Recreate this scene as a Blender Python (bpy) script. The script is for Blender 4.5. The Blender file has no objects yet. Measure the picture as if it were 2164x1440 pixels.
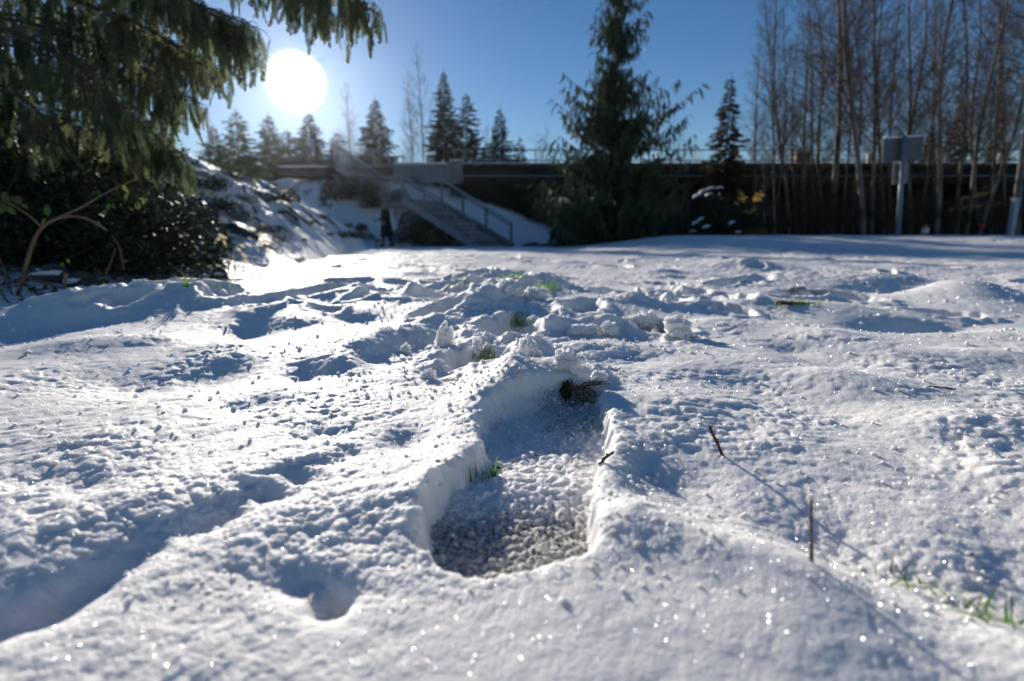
import bpy, math, random
import numpy as np
from mathutils import Vector, Matrix
random.seed(7)
C = bpy.context.scene
R = math.radians

# ---------------------------------------------------------------- camera, sky, sun, exposure
CAM_Z = 0.18
PITCH = 10.25
F_PX = 1150.0                       # focal length in photo pixels (2164 wide)
cam_d = bpy.data.cameras.new('camera')
cam = bpy.data.objects.new('camera', cam_d)
C.collection.objects.link(cam)
cam.location = (0, 0, CAM_Z)
cam.rotation_euler = (R(90 - PITCH), 0, 0)
cam_d.sensor_width = 36
cam_d.lens = 36 * F_PX / 2164
cam_d.clip_start = 0.01
cam_d.clip_end = 2000
cam_d.dof.use_dof = True
cam_d.dof.focus_distance = 0.62
cam_d.dof.aperture_fstop = 4.7
cam_d.dof.aperture_blades = 8
C.camera = cam

SUN_AZ, SUN_EL = -20.4, 14.2
sd = Vector((math.sin(R(SUN_AZ)) * math.cos(R(SUN_EL)), math.cos(R(SUN_AZ)) * math.cos(R(SUN_EL)), math.sin(R(SUN_EL))))
w = bpy.data.worlds.new('World'); C.world = w; w.use_nodes = True
nt = w.node_tree; N = nt.nodes; L = nt.links
for n in list(N): N.remove(n)
out = N.new('ShaderNodeOutputWorld')
bg = N.new('ShaderNodeBackground'); bg.inputs[1].default_value = 0.055
sky = N.new('ShaderNodeTexSky'); sky.sky_type = 'NISHITA'; sky.sun_disc = False
sky.sun_elevation = R(SUN_EL); sky.sun_rotation = R(SUN_AZ)
sky.altitude = 200; sky.air_density = 1.0; sky.dust_density = 0.0; sky.ozone_density = 2.0
hs = N.new('ShaderNodeHueSaturation'); hs.inputs['Saturation'].default_value = 1.3; hs.inputs['Hue'].default_value = .512
L.new(sky.outputs[0], hs.inputs['Color']); L.new(hs.outputs[0], bg.inputs[0])
# lens bloom painted as wide disc and glow, at infinity round the sun's direction
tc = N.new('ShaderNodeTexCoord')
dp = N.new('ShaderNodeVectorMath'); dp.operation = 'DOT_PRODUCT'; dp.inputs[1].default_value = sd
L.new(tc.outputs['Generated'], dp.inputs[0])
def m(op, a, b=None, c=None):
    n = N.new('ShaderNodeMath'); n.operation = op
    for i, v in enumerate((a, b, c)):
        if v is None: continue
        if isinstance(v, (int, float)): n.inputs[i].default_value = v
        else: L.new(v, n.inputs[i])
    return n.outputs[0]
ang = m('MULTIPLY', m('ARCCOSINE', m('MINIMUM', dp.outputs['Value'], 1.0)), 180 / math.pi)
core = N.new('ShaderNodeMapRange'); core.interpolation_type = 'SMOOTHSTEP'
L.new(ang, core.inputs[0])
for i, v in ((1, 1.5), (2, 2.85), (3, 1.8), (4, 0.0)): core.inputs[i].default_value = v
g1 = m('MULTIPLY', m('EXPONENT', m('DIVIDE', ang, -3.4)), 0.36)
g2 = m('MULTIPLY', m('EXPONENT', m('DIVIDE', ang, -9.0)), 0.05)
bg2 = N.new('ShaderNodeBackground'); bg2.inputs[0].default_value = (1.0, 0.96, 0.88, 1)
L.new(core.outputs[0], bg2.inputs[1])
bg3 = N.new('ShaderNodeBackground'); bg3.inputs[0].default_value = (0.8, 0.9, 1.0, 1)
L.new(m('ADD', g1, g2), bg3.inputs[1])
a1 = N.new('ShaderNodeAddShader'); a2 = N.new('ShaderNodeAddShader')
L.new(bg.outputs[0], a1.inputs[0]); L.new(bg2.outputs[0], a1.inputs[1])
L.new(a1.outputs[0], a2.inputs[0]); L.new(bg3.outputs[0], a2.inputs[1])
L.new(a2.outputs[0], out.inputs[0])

sl = bpy.data.lights.new('sun', 'SUN'); sl.energy = 4.2; sl.angle = R(0.53); sl.color = (1.0, 0.93, 0.84)
sun = bpy.data.objects.new('sun', sl); C.collection.objects.link(sun)
sun.rotation_euler = (-sd).to_track_quat('-Z', 'Y').to_euler()

C.view_settings.view_transform = 'Standard'; C.view_settings.look = 'None'
C.view_settings.gamma = 1; C.view_settings.exposure = 0.70
C.render.engine = 'CYCLES'
C.cycles.use_denoising = True
C.cycles.max_bounces = 8; C.cycles.transparent_max_bounces = 8
C.cycles.sample_clamp_indirect = 6

# ---------------------------------------------------------------- helpers
def mat(name, col, rough=0.7, var=0.0, scale=8.0, trans=0.0, spec=0.3, col2=None, metal=0.0, bump=0.0, bscale=40.0):
    """principled material with procedural colour variation and optional translucency"""
    ma = bpy.data.materials.new(name); ma.use_nodes = True
    t = ma.node_tree; P = t.nodes['Principled BSDF']
    P.inputs['Roughness'].default_value = rough; P.inputs['Metallic'].default_value = metal
    P.inputs['Specular IOR Level'].default_value = spec
    tx = t.nodes.new('ShaderNodeTexCoord'); nz = t.nodes.new('ShaderNodeTexNoise')
    nz.inputs['Scale'].default_value = scale; nz.inputs['Detail'].default_value = 5
    t.links.new(tx.outputs['Object'], nz.inputs['Vector'])
    mx = t.nodes.new('ShaderNodeMix'); mx.data_type = 'RGBA'
    c2 = col2 if col2 else tuple(min(1, c * (1 + var)) for c in col)
    c1 = col if col2 else tuple(c * (1 - var) for c in col)
    mx.inputs[6].default_value = (*c1, 1); mx.inputs[7].default_value = (*c2, 1)
    rp = t.nodes.new('ShaderNodeMapRange')
    for i, v in ((1, .35), (2, .65)): rp.inputs[i].default_value = v
    t.links.new(nz.outputs[0], rp.inputs[0]); t.links.new(rp.outputs[0], mx.inputs[0])
    t.links.new(mx.outputs[2], P.inputs['Base Color'])
    if bump:
        n2 = t.nodes.new('ShaderNodeTexNoise'); n2.inputs['Scale'].default_value = bscale; n2.inputs['Detail'].default_value = 6
        t.links.new(tx.outputs['Object'], n2.inputs['Vector'])
        bp = t.nodes.new('ShaderNodeBump'); bp.inputs['Strength'].default_value = bump
        t.links.new(n2.outputs[0], bp.inputs['Height']); t.links.new(bp.outputs[0], P.inputs['Normal'])
    if trans:
        tr = t.nodes.new('ShaderNodeBsdfTranslucent'); ms = t.nodes.new('ShaderNodeMixShader')
        ms.inputs[0].default_value = trans
        t.links.new(mx.outputs[2], tr.inputs[0])
        t.links.new(P.outputs[0], ms.inputs[1]); t.links.new(tr.outputs[0], ms.inputs[2])
        t.links.new(ms.outputs[0], t.nodes['Material Output'].inputs[0])
    return ma

def tag(o, label=None, cat=None, group=None, kind=None):
    if label: o['label'] = label
    if cat: o['category'] = cat
    if group: o['group'] = group
    if kind: o['kind'] = kind
    return o

def empty(name, loc=(0, 0, 0), rz=0.0):
    o = bpy.data.objects.new(name, None); C.collection.objects.link(o)
    o.location = loc; o.rotation_euler = (0, 0, rz); o.empty_display_size = 0.2
    return o

def link(name, me, parent=None, loc=None):
    o = bpy.data.objects.new(name, me); C.collection.objects.link(o)
    if parent: o.parent = parent
    if loc is not None: o.location = loc
    return o

def np_mesh(name, V, loops, counts, mats, smooth=False, midx=None):
    me = bpy.data.meshes.new(name)
    V = np.asarray(V, dtype=np.float32); loops = np.asarray(loops, dtype=np.int32); counts = np.asarray(counts, dtype=np.int32)
    me.vertices.add(len(V)); me.vertices.foreach_set('co', V.ravel())
    me.loops.add(len(loops)); me.loops.foreach_set('vertex_index', loops)
    me.polygons.add(len(counts))
    st = np.zeros(len(counts), dtype=np.int32); st[1:] = np.cumsum(counts)[:-1]
    me.polygons.foreach_set('loop_start', st); me.polygons.foreach_set('loop_total', counts)
    if midx is not None: me.polygons.foreach_set('material_index', np.asarray(midx, dtype=np.int32))
    me.polygons.foreach_set('use_smooth', np.full(len(counts), smooth))
    for x in (mats if isinstance(mats, (list, tuple)) else [mats]): me.materials.append(x)
    me.update(calc_edges=True); me.validate()
    return me

class MB:
    """collects vertices and faces, builds one mesh"""
    def __init__(s): s.v = []; s.f = []; s.n = 0
    def add(s, vs, fs):
        vs = np.asarray(vs, dtype=float).reshape(-1, 3)
        s.v.append(vs); n = s.n
        s.f.extend([tuple(i + n for i in f) for f in fs]); s.n += len(vs)
    def box(s, c, size, M=None, bev=0.0):
        x, y, z = [k / 2 for k in size]
        vs = np.array([(a * x, b * y, c_ * z) for a in (-1, 1) for b in (-1, 1) for c_ in (-1, 1)])
        if M is not None: vs = vs @ np.array(M).T[:3, :3]
        s.add(vs + np.array(c), [(0, 1, 3, 2), (4, 6, 7, 5), (0, 4, 5, 1), (2, 3, 7, 6), (0, 2, 6, 4), (1, 5, 7, 3)])
    def bar(s, a, b, wd, ht, up=(0, 0, 1)):
        a = Vector(a); b = Vector(b); d = (b - a); ln = d.length; d.normalize()
        side = d.cross(Vector(up)).normalized(); u = side.cross(d).normalized()
        M = Matrix((side, d, u)).transposed()
        s.box((a + b) / 2, (wd, ln, ht), M)
    def tube(s, pts, rad, k=6, cap=True):
        pts = np.asarray(pts, dtype=float); n = len(pts)
        rad = np.full(n, rad) if np.isscalar(rad) else np.asarray(rad)
        d = np.gradient(pts, axis=0); d /= np.linalg.norm(d, axis=1)[:, None] + 1e-12
        ref = np.array([0, 0, 1.0]) if abs(d[0][2]) < .9 else np.array([1.0, 0, 0])
        s1 = np.cross(d, ref); s1 /= np.linalg.norm(s1, axis=1)[:, None] + 1e-12
        s2 = np.cross(d, s1)
        th = np.arange(k) * 2 * math.pi / k
        vs = pts[:, None] + rad[:, None, None] * (np.cos(th)[None, :, None] * s1[:, None] + np.sin(th)[None, :, None] * s2[:, None])
        fs = [(i * k + j, i * k + (j + 1) % k, (i + 1) * k + (j + 1) % k, (i + 1) * k + j) for i in range(n - 1) for j in range(k)]
        if cap: fs += [tuple(range(k))[::-1], tuple((n - 1) * k + j for j in range(k))]
        s.add(vs.reshape(-1, 3), fs)
    def mesh(s, name, m_, smooth=False):
        V = np.concatenate(s.v) if s.v else np.zeros((0, 3))
        return np_mesh(name, V, [i for f in s.f for i in f], [len(f) for f in s.f], m_, smooth)
    def build(s, name, m_, parent=None, smooth=False, loc=None):
        return link(name, s.mesh(name, m_, smooth), parent, loc)

class QB:
    """fast collector of many quads (arrays of 4 corners)"""
    def __init__(s): s.q = []
    def add(s, q): s.q.append(np.asarray(q, dtype=np.float32).reshape(-1, 4, 3))
    def mesh(s, name, m_, smooth=False):
        Q = np.concatenate(s.q); n = len(Q)
        return np_mesh(name, Q.reshape(-1, 3), np.arange(n * 4), np.full(n, 4), m_, smooth)

# photo pixel (2164 x 1440) -> world point
cp, sp_ = math.cos(R(PITCH)), math.sin(R(PITCH))
def ray(u, v):
    a = (u - 1082) / F_PX; b = (720 - v) / F_PX
    return a, cp + b * sp_, -sp_ + b * cp        # x, y, z per unit depth
def at_y(u, v, y):
    a, b, c = ray(u, v); t = y / b
    return Vector((a * t, y, CAM_Z + c * t))
def at_z(u, v, z=0.0):
    a, b, c = ray(u, v); t = (z - CAM_Z) / c
    return np.array((a * t, b * t))
def to_px(x, y, z):
    z = z - CAM_Z
    d = y * cp - z * sp_; up = y * sp_ + z * cp
    return 1082 + F_PX * x / d, 720 - F_PX * up / d
# ---------------------------------------------------------------- noise
rs = np.random.RandomState(11)
PERM = rs.permutation(4096).astype(np.int64)
GA = rs.rand(4096) * 2 * math.pi
GX, GY = np.cos(GA), np.sin(GA)
def pnoise(x, y, seed=0):
    x = np.asarray(x, dtype=float) + seed * 17.31; y = np.asarray(y, dtype=float) + seed * 9.77
    xi = np.floor(x); yi = np.floor(y); fx = x - xi; fy = y - yi
    xi = xi.astype(np.int64); yi = yi.astype(np.int64)
    u = fx * fx * fx * (fx * (fx * 6 - 15) + 10); v = fy * fy * fy * (fy * (fy * 6 - 15) + 10)
    def g(ix, iy, dx, dy):
        h = PERM[(PERM[ix & 4095] + iy) & 4095]
        return GX[h] * dx + GY[h] * dy
    a = g(xi, yi, fx, fy); b = g(xi + 1, yi, fx - 1, fy)
    c = g(xi, yi + 1, fx, fy - 1); d = g(xi + 1, yi + 1, fx - 1, fy - 1)
    return 1.5 * ((a + (b - a) * u) * (1 - v) + (c + (d - c) * u) * v)
def puffs(x, y, lam, seed, space):
    """cellular noise: rounded clumps of uneven height with creases between them"""
    k = 1 - sst(lam * .30, lam * .6, space); out = np.zeros(x.shape); on = k > 0.001
    if not np.any(on): return out
    X_ = x[on] / lam + seed * 3.7; Y_ = y[on] / lam + seed * 5.1; xi = np.floor(X_).astype(np.int64); yi = np.floor(Y_).astype(np.int64)
    best = np.zeros(X_.shape)
    for i in (-1, 0, 1):
        for j in (-1, 0, 1):
            h = PERM[(PERM[(xi + i) & 4095] + yi + j) & 4095]; h2 = PERM[(h + 977) & 4095]; h3 = PERM[(h2 + 331) & 4095]
            d2 = (xi + i + (h & 63) / 63. - X_) ** 2 + (yi + j + (h2 & 63) / 63. - Y_) ** 2
            best = np.maximum(best, np.sqrt(np.clip(1 - d2 / .62, 0, 1)) * (.35 + .65 * (h3 & 127) / 127.))
    out[on] = best * k[on]
    return out
def sst(a, b, x):
    t = np.clip((x - a) / (b - a), 0, 1); return t * t * (3 - 2 * t)

# ---------------------------------------------------------------- the lie of the land
BX = np.array([-400, -5, 1.0, 1.62, 2.65, 4.3, 6.3, 11.5, 16.0, 20.0, 26, 400])
BB = np.array([-60, -2.4, -1.55, -1.50, -1.36, -1.66, -2.15, -3.1, -4.1, -5.6, -8.0, -60])
def bank_s(x, y): return np.interp(y, BX, BB) - x
def macro(x, y):
    z = np.zeros_like(x)
    # rise of the field edge on the right, falling off behind
    z += 0.36 * sst(8.0, 15.5, y) * sst(1.0, 5.0, x) * (1 - sst(16.5, 19, y))
    z -= 0.35 * sst(16.5, 20, y) * sst(2.5, 5, x)
    # snowy embankment carrying the far path
    ht = np.interp(x, [-60, -4.8, -3.0, 0.0, 2.6, 4.4], [3.15, 3.1, 2.75, 1.75, 0.75, 0.0])
    ys = np.interp(x, [-30, -4, 3], [20.5, 22.3, 23.6])
    prof = sst(0, 1, (y - ys) / (27.6 - ys)) * .5 + np.clip((y - ys) / (27.6 - ys), 0, 1) * .5
    z += ht * prof * (1 - .8 * sst(34, 60, y))
    # left bank
    s = bank_s(x, y)
    hb = np.where(s > 0, 0.82 * s - 0.1 * s * s, 0.0)
    hb = np.where(s > 3.6, 0.82 * 3.6 - .1 * 12.96 + .02 * (np.minimum(s, 20) - 3.6), hb)
    hb *= (1 - sst(19.0, 22.5, y) * .9) * (.16 + .84 * sst(2.6, 6.5, y))
    z = np.maximum(z, hb) + 0.15 * np.minimum(z, hb)
    return z

# stamps: ellipses (bumps and dips) given by where they sit on the ground; profile gauss or bowl
STAMPS = []     # cx, cy, rx, ry, rot, h, kind
def px_st(u, v, du, dv, h, kind='g', rot=0.0, z=0.0):
    c = at_z(u, v, z); a = at_z(u, v - dv, z); b = at_z(u, v + dv, z)
    ry = abs(a[1] - b[1]) / 2; rx = abs(at_z(u + du, v, z)[0] - c[0])
    STAMPS.append((c[0], c[1], rx, ry, R(rot), h, kind))
_jr = random.Random(21)
def px_line(pts, h, wd, n=None, kind='g'):
    P = np.array([at_z(u, v) for u, v in pts])
    dd = np.r_[0, np.cumsum(np.linalg.norm(np.diff(P, axis=0), axis=1))]
    n = n or max(2, int(dd[-1] / (wd * .7)))
    for t in np.linspace(0, dd[-1], n):
        x = np.interp(t, dd, P[:, 0]); y = np.interp(t, dd, P[:, 1]); k = _jr.uniform(.65, 1.3)
        STAMPS.append((x + wd * _jr.uniform(-.4, .4), y + wd * _jr.uniform(-.4, .4), wd * k, wd * _jr.uniform(.7, 1.2), _jr.uniform(-1, 1), h * .68 * _jr.uniform(.55, 1.4), kind))

# --- near mound (bottom right) and the hollow behind it
px_line([(1310, 1120), (1500, 1165), (1700, 1235)], 0.0100, 0.034); px_line([(1780, 1265), (1950, 1330), (2200, 1440)], 0.0070, 0.046)
px_line([(1290, 1260), (1500, 1330), (1800, 1420)], 0.004, 0.05)
px_line([(1420, 1000), (1600, 1075), (1800, 1135), (2000, 1190), (2250, 1260)], -0.0115, 0.050)
px_line([(1500, 950), (1800, 1000), (2100, 1060)], -0.006, 0.06)
# --- hollows at the lower left
px_line([(-160, 1360), (-60, 1325), (100, 1262), (250, 1195), (400, 1115), (540, 1045)], -0.0095, 0.019)
px_line([(-60, 1200), (150, 1110), (330, 1050)], 0.003, 0.025)
px_line([(100, 1010), (180, 1020)], -0.008, 0.022)
px_st(700, 1268, 40, 30, -0.014); px_st(705, 1275, 22, 14, -0.008)
px_st(640, 1235, 60, 30, -0.007)
px_line([(560, 1055), (640, 1000), (720, 960)], -0.005, 0.016)
px_st(860, 925, 50, 26, -0.010)
px_st(700, 915, 60, 22, -0.006)
px_line([(500, 1180), (640, 1130), (780, 1060)], 0.0025, 0.03)
# --- mid left: long bowl and its lip
px_line([(150, 800), (260, 812), (380, 800), (470, 782)], -0.013, 0.07)
px_line([(120, 745), (260, 722), (420, 730), (520, 760)], 0.010, 0.07)
px_st(560, 672, 80, 14, 0.028)
px_st(560, 655, 60, 8, -0.012)
px_st(520, 705, 70, 14, -0.018)
px_line([(-60, 715), (0, 702), (90, 690)], -0.022, 0.12)
px_line([(100, 672), (230, 668), (330, 668)], 0.010, 0.09)
px_st(250, 655, 160, 10, 0.01)
px_st(700, 660, 60, 10, -0.02); px_st(760, 682, 80, 9, -0.018); px_st(650, 690, 70, 9, 0.012)
px_st(860, 735, 50, 18, -0.016); px_st(800, 760, 60, 16, -0.010)
px_line([(700, 775), (760, 745), (850, 712), (930, 690)], 0.016, 0.05)
px_st(640, 790, 50, 18, -0.013); px_st(590, 830, 60, 16, 0.006); px_st(520, 860, 60, 20, -0.006)
# --- toe mounds of the footprint
px_st(1100, 815, 85, 40, 0.026); px_st(1080, 800, 45, 22, 0.012); px_st(1010, 850, 50, 32, 0.010)
px_st(1195, 800, 52, 18, 0.020); px_st(1125, 752, 40, 16, 0.022); px_st(1262, 800, 26, 14, 0.012)
px_line([(1290, 880), (1310, 960), (1300, 1040)], 0.004, 0.02)
px_line([(890, 1100), (930, 1010), (980, 950)], 0.005, 0.018)
# --- trail of trampled snow going away
px_st(1075, 700, 75, 17, -0.040, 'b'); px_st(1010, 760, 75, 18, -0.028, 'b')
px_line([(1160, 700), (1230, 697), (1300, 700)], 0.024, 0.035)
px_line([(1000, 668), (1060, 655), (1110, 650)], 0.022, 0.05)
px_st(950, 775, 50, 22, -0.012)
px_st(1310, 632, 48, 7, -0.045, 'b'); px_st(1140, 622, 50, 9, 0.03); px_st(1110, 600, 50, 5, -0.05, 'b')
px_st(1000, 592, 45, 4, -0.06, 'b'); px_st(1085, 588, 18, 4, -0.05, 'b'); px_st(1160, 607, 22, 5, -0.05, 'b')
px_line([(1380, 690), (1420, 712), (1450, 720)], -0.04, 0.05, 3, 'b')
px_st(1290, 690, 26, 9, 0.020)
px_st(1030, 632, 70, 7, -0.03); px_st(960, 650, 60, 7, -0.02); px_st(880, 640, 60, 6, 0.02)
px_st(1240, 740, 90, 14, 0.010); px_st(1350, 760, 80, 14, -0.008)
# --- right: long humps with shaded near sides
px_line([(1560, 742), (1640, 760), (1740, 800)], 0.008, 0.07)
px_line([(1570, 800), (1680, 830), (1770, 855)], -0.010, 0.06)
px_line([(1560, 880), (1720, 900), (1850, 905)], -0.010, 0.06)
px_line([(1340, 850), (1480, 860), (1600, 870)], 0.006, 0.05)
px_st(1750, 800, 60, 12, 0.005); px_st(1860, 820, 120, 24, 0.010)
px_line([(1480, 690), (1600, 700), (1720, 720), (1860, 740)], 0.014, 0.08)
px_line([(1700, 745), (1780, 770)], -0.016, 0.06)
px_st(1700, 600, 180, 9, 0.05); px_st(1930, 690, 130, 8, -0.03); px_st(1680, 642, 70, 4, -0.05, 'b')
px_st(1450, 660, 100, 10, 0.02); px_st(1340, 655, 60, 5, 0.02)
px_st(2050, 640, 140, 12, 0.04); px_st(1900, 620, 120, 8, -0.03); px_st(1560, 575, 120, 6, 0.07)
px_st(2090, 760, 120, 18, 0.015); px_st(2000, 900, 160, 40, 0.010); px_st(2140, 1010, 80, 50, 0.008)
# scattered old tracks and humps over the whole field
_r = random.Random(5)
for i in range(400):
    y = 1.3 * (17 / 1.3) ** _r.random(); x = _r.uniform(-.9, 1.0) * y * 1.05
    if bank_s(x, y) > -.25: continue
    sc = _r.uniform(.6, 1.4) * (1 + y * .04)
    if _r.random() < .62: STAMPS.append((x, y, .055 * sc, .11 * sc, _r.uniform(-.7, .7), -_r.uniform(.012, .034) * (1 + y * .06), 'b'))
    else: STAMPS.append((x, y, .12 * sc, .15 * sc, _r.uniform(-1, 1), _r.uniform(.012, .028) * (1 + y * .04), 'g'))

# the big footprint outline (rim) in photo pixels
FOOT_PX = [(1040, 1232), (980, 1228), (925, 1205), (888, 1165), (876, 1120), (890, 1070), (930, 1025), (980, 990), (1012, 955),
           (1012, 925), (1003, 895), (1020, 868), (1070, 845), (1130, 830), (1180, 822), (1235, 815), (1280, 828), (1290, 870), (1297, 915),
           (1293, 960), (1275, 1000), (1262, 1040), (1266, 1090), (1268, 1140), (1252, 1185), (1175, 1206), (1105, 1220)]
FOOT = np.array([at_z(u, v, -0.002) for u, v in FOOT_PX])
def poly_sd(x, y, P):
    """signed distance, positive inside"""
    d = np.full(x.shape, 1e9); ins = np.zeros(x.shape, bool)
    for i in range(len(P)):
        a = P[i]; b = P[(i + 1) % len(P)]; e = b - a
        t = np.clip(((x - a[0]) * e[0] + (y - a[1]) * e[1]) / (e @ e), 0, 1)
        d = np.minimum(d, np.hypot(x - a[0] - t * e[0], y - a[1] - t * e[1]))
        c = (a[1] > y) != (b[1] > y)
        xx = a[0] + (y - a[1]) / (b[1] - a[1] + 1e-15) * e[0]
        ins ^= c & (x < xx)
    return np.where(ins, d, -d)

def octave(x, y, lam, seed, space):
    """noise of wavelength lam, faded out where the mesh is too coarse for it"""
    k = 1 - sst(lam * .30, lam * .6, space)
    if not np.any(k > 0): return 0.0
    return k * pnoise(x / lam, y / lam, seed)

def land(X, Y, space=0.001, rv=None):
    """height and soil mask at points; rv = row radii when X,Y is the polar grid"""
    space = np.broadcast_to(space, X.shape)
    Z = macro(X, Y)
    r = np.hypot(X, Y)
    far = sst(1.0, 5.0, r); vfar = sst(18, 24, r)
    s = bank_s(X, Y); bk = sst(0.0, .5, s)
    wx = X + .02 * pnoise(X / .09, Y / .09, 31); wy = Y + .02 * pnoise(X / .09, Y / .09, 32)
    Z = Z + 0.022 * far * (1 - .5 * vfar) * octave(wx, wy, .9, 1, space) + .03 * vfar * octave(X, Y, 2.2, 2, space)
    Z = Z + (0.004 + .009 * far) * octave(wx, wy, .34, 3, space)
    Z = Z + (0.0020 + .005 * far) * octave(wx, wy, .13, 4, space)
    Z = Z + bk * (.22 + .78 * sst(3.2, 6.0, Y)) * (.17 * octave(X, Y, .9, 41, space) + .13 * puffs(wx, wy, .45, 42, space) + .03 * octave(X, Y, .15, 43, space))
    for (cx, cy, rx, ry, ro, h, kind) in STAMPS:
        q = 3.0 if kind == 'g' else 1.9
        rad = max(rx, ry) * q; rc = math.hypot(cx, cy)
        if rv is not None:
            i0, i1 = np.searchsorted(rv, (rc - rad, rc + rad))
            if i1 <= i0: continue
            sl_ = slice(i0, i1)
            if rc > 2 * rad:      # only the columns that can be reached
                th = math.atan2(cx, cy); dt = math.asin(min(1, rad / rc)) * 1.1
                j0, j1 = np.searchsorted(TH, (th - dt, th + dt)); sl_ = (slice(i0, i1), slice(j0, j1))
        else: sl_ = slice(None)
        dx = X[sl_] - cx; dy = Y[sl_] - cy; c, s_ = math.cos(ro), math.sin(ro)
        ex = (dx * c + dy * s_) / rx; ey = (-dx * s_ + dy * c) / ry
        if kind == 'g': Z[sl_] += h * np.exp(-(ex * ex + ey * ey))
        else:
            e = np.sqrt(ex * ex + ey * ey) + .16 * pnoise(X[sl_] / .03, Y[sl_] / .03, 8) * min(1, .06 / rx)
            Z[sl_] += h * (1 - sst(.62, 1.0, e)) - .22 * h * np.exp(-((e - 1.12) / .22) ** 2)
    # fine structure of old snow: puffy clumps, pits, grains
    near = 1 - sst(2.0, 6.0, r)
    rough = .42 + .62 * sst(-.2, .45, pnoise(X / .16, Y / .16, 51))
    bil = lambda l, sd_: np.abs(octave(wx, wy, l, sd_, space))
    G = .0030 * bil(.050, 5) - .0026 * sst(.12, .5, octave(wx, wy, .030, 15, space)) - .0016 * sst(.15, .5, octave(wx, wy, .014, 16, space)) + .0018 * bil(.021, 6) + .0013 * bil(.0105, 7)
    G = G * .5 + .0023 * puffs(wx, wy, .017, 1, space) + .0018 * puffs(X, Y, .0082, 2, space) + .0017 * puffs(X, Y, .0042, 3, space) + .0007 * octave(X, Y, .0028, 10, space)
    soft = 1 - .62 * (1 - sst(.235, .33, Y - .12 * np.clip(-X, 0, .4) + .25 * np.clip(X - .05, 0, 1) * 0)) * sst(-.14, -.02, X)     # smooth crust of the near mound
    Z = Z + G * rough * near * soft
    # trampled zone along the trail of prints
    tr = np.exp(-((X - (-.02 + .03 * (Y - .8))) / (.13 + .04 * Y)) ** 2) * sst(.62, .8, Y) * (1 - sst(1.9, 2.8, Y))
    Z = Z + tr * (.016 * np.abs(octave(wx, wy, .06, 21, space)) + .007 * np.abs(octave(wx, wy, .025, 22, space)) - .006)
    # the footprint itself
    soil = np.zeros(X.shape)
    box = (X > -.25) & (X < .3) & (Y > .1) & (Y < .75)
    if np.any(box):
        x = X[box]; y = Y[box]
        d = poly_sd(x, y, FOOT) + .004 * pnoise(x / .03, y / .03, 65) + .0028 * pnoise(x / .016, y / .016, 61) + .0014 * pnoise(x / .006, y / .006, 62)
        wd_ = .009 + .016 * sst(.50, .62, y); hol = sst(-.004, 1, (d + 0) / 1) if False else (sst(0, 1, (d + .004) / (wd_ + .004)) * .6 + sst(0, 1, (d - .001) / (wd_ * .5)) * .4)
        heel = 1 - sst(.345, .40, y)
        floor = -.0200 - .0035 * heel + .0022 * np.abs(pnoise(x / .012, y / .012, 63)) + .0026 * puffs(x, y, .0062, 4, space[box]) + .0016 * puffs(x, y, .0034, 5, space[box])
        arch = .004 * np.exp(-((y - .41) / .03) ** 2)
        Z[box] = Z[box] * (1 - hol) + (floor + arch + .55 * G[box]) * hol + 4 * hol * (1 - hol) * (.0042 * puffs(x, y, .013, 11, space[box]) + .0022 * puffs(x, y, .0065, 12, space[box]) - .002)
        edge = sst(.003, .010, d)
        soil[box] = edge * (.35 + .45 * heel + .35 * sst(.50, .56, y) * sst(.01, .05, x))
    # bare patches in the far prints
    for (u, v, du, dv, k) in ((1100, 690, 28, 10, .9), (1020, 755, 26, 9, .8), (1410, 700, 30, 8, .9), (1680, 642, 58, 4, 1.3), (990, 597, 40, 4, 1), (1085, 588, 14, 3, 1), (1160, 607, 20, 4, 1), (1225, 838, 45, 9, .3)):
        c = at_z(u, v, -.01); ry = abs(at_z(u, v - dv)[1] - at_z(u, v + dv)[1]) / 2; rx = du * math.hypot(*c) / F_PX
        soil += k * np.exp(-(((X - c[0]) / rx) ** 2 + ((Y - c[1]) / ry) ** 2) ** 1.5)
    # litter and bare earth under the thicket and in patches of the bank
    pat = pnoise(X / .55, Y / .55, 71) + .5 * pnoise(X / .2, Y / .2, 72)
    soil += bk * sst(.05, .35, pat) * .9 + sst(.0, .3, s) * (1 - sst(3.5, 6.5, Y)) * sst(-1, .5, Y) * (.75 + .6 * pat)
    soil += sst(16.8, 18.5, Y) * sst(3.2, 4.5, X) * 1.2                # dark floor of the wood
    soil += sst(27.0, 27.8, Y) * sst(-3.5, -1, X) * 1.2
    return Z, np.clip(soil, 0, 1.2)

def gz(x, y):
    Z, _ = land(np.array([[float(x)]]), np.array([[float(y)]]), np.array([[.002]]))
    return float(Z[0, 0])
def gzm(x, y): return float(macro(np.array([float(x)]), np.array([float(y)]))[0])

# ---------------------------------------------------------------- snow ground: one sheet out to the horizon
rows = [0.11]
while rows[-1] < 400:
    r_ = rows[-1]
    rows.append(r_ * (1.0042 if r_ < 1.1 else 1.0055 if r_ < 4 else 1.008 if r_ < 32 else 1.06))
rv = np.array(rows)
fine = np.arange(-50, 50.01, .092)
coarse = np.concatenate([np.arange(-180, -50, 2.0), fine, np.arange(51.5, 180, 2.0)])
TH = np.radians(coarse)
RR, TT = np.meshgrid(rv, TH, indexing='ij')
X = RR * np.sin(TT); Y = RR * np.cos(TT)
space = np.maximum(RR * R(.092), np.gradient(rv)[:, None] * .8)
space = np.where(np.abs(TT) > R(50.5), RR * R(2.0), space)
Zg, Sg = land(X, Y, space, rv)
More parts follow.
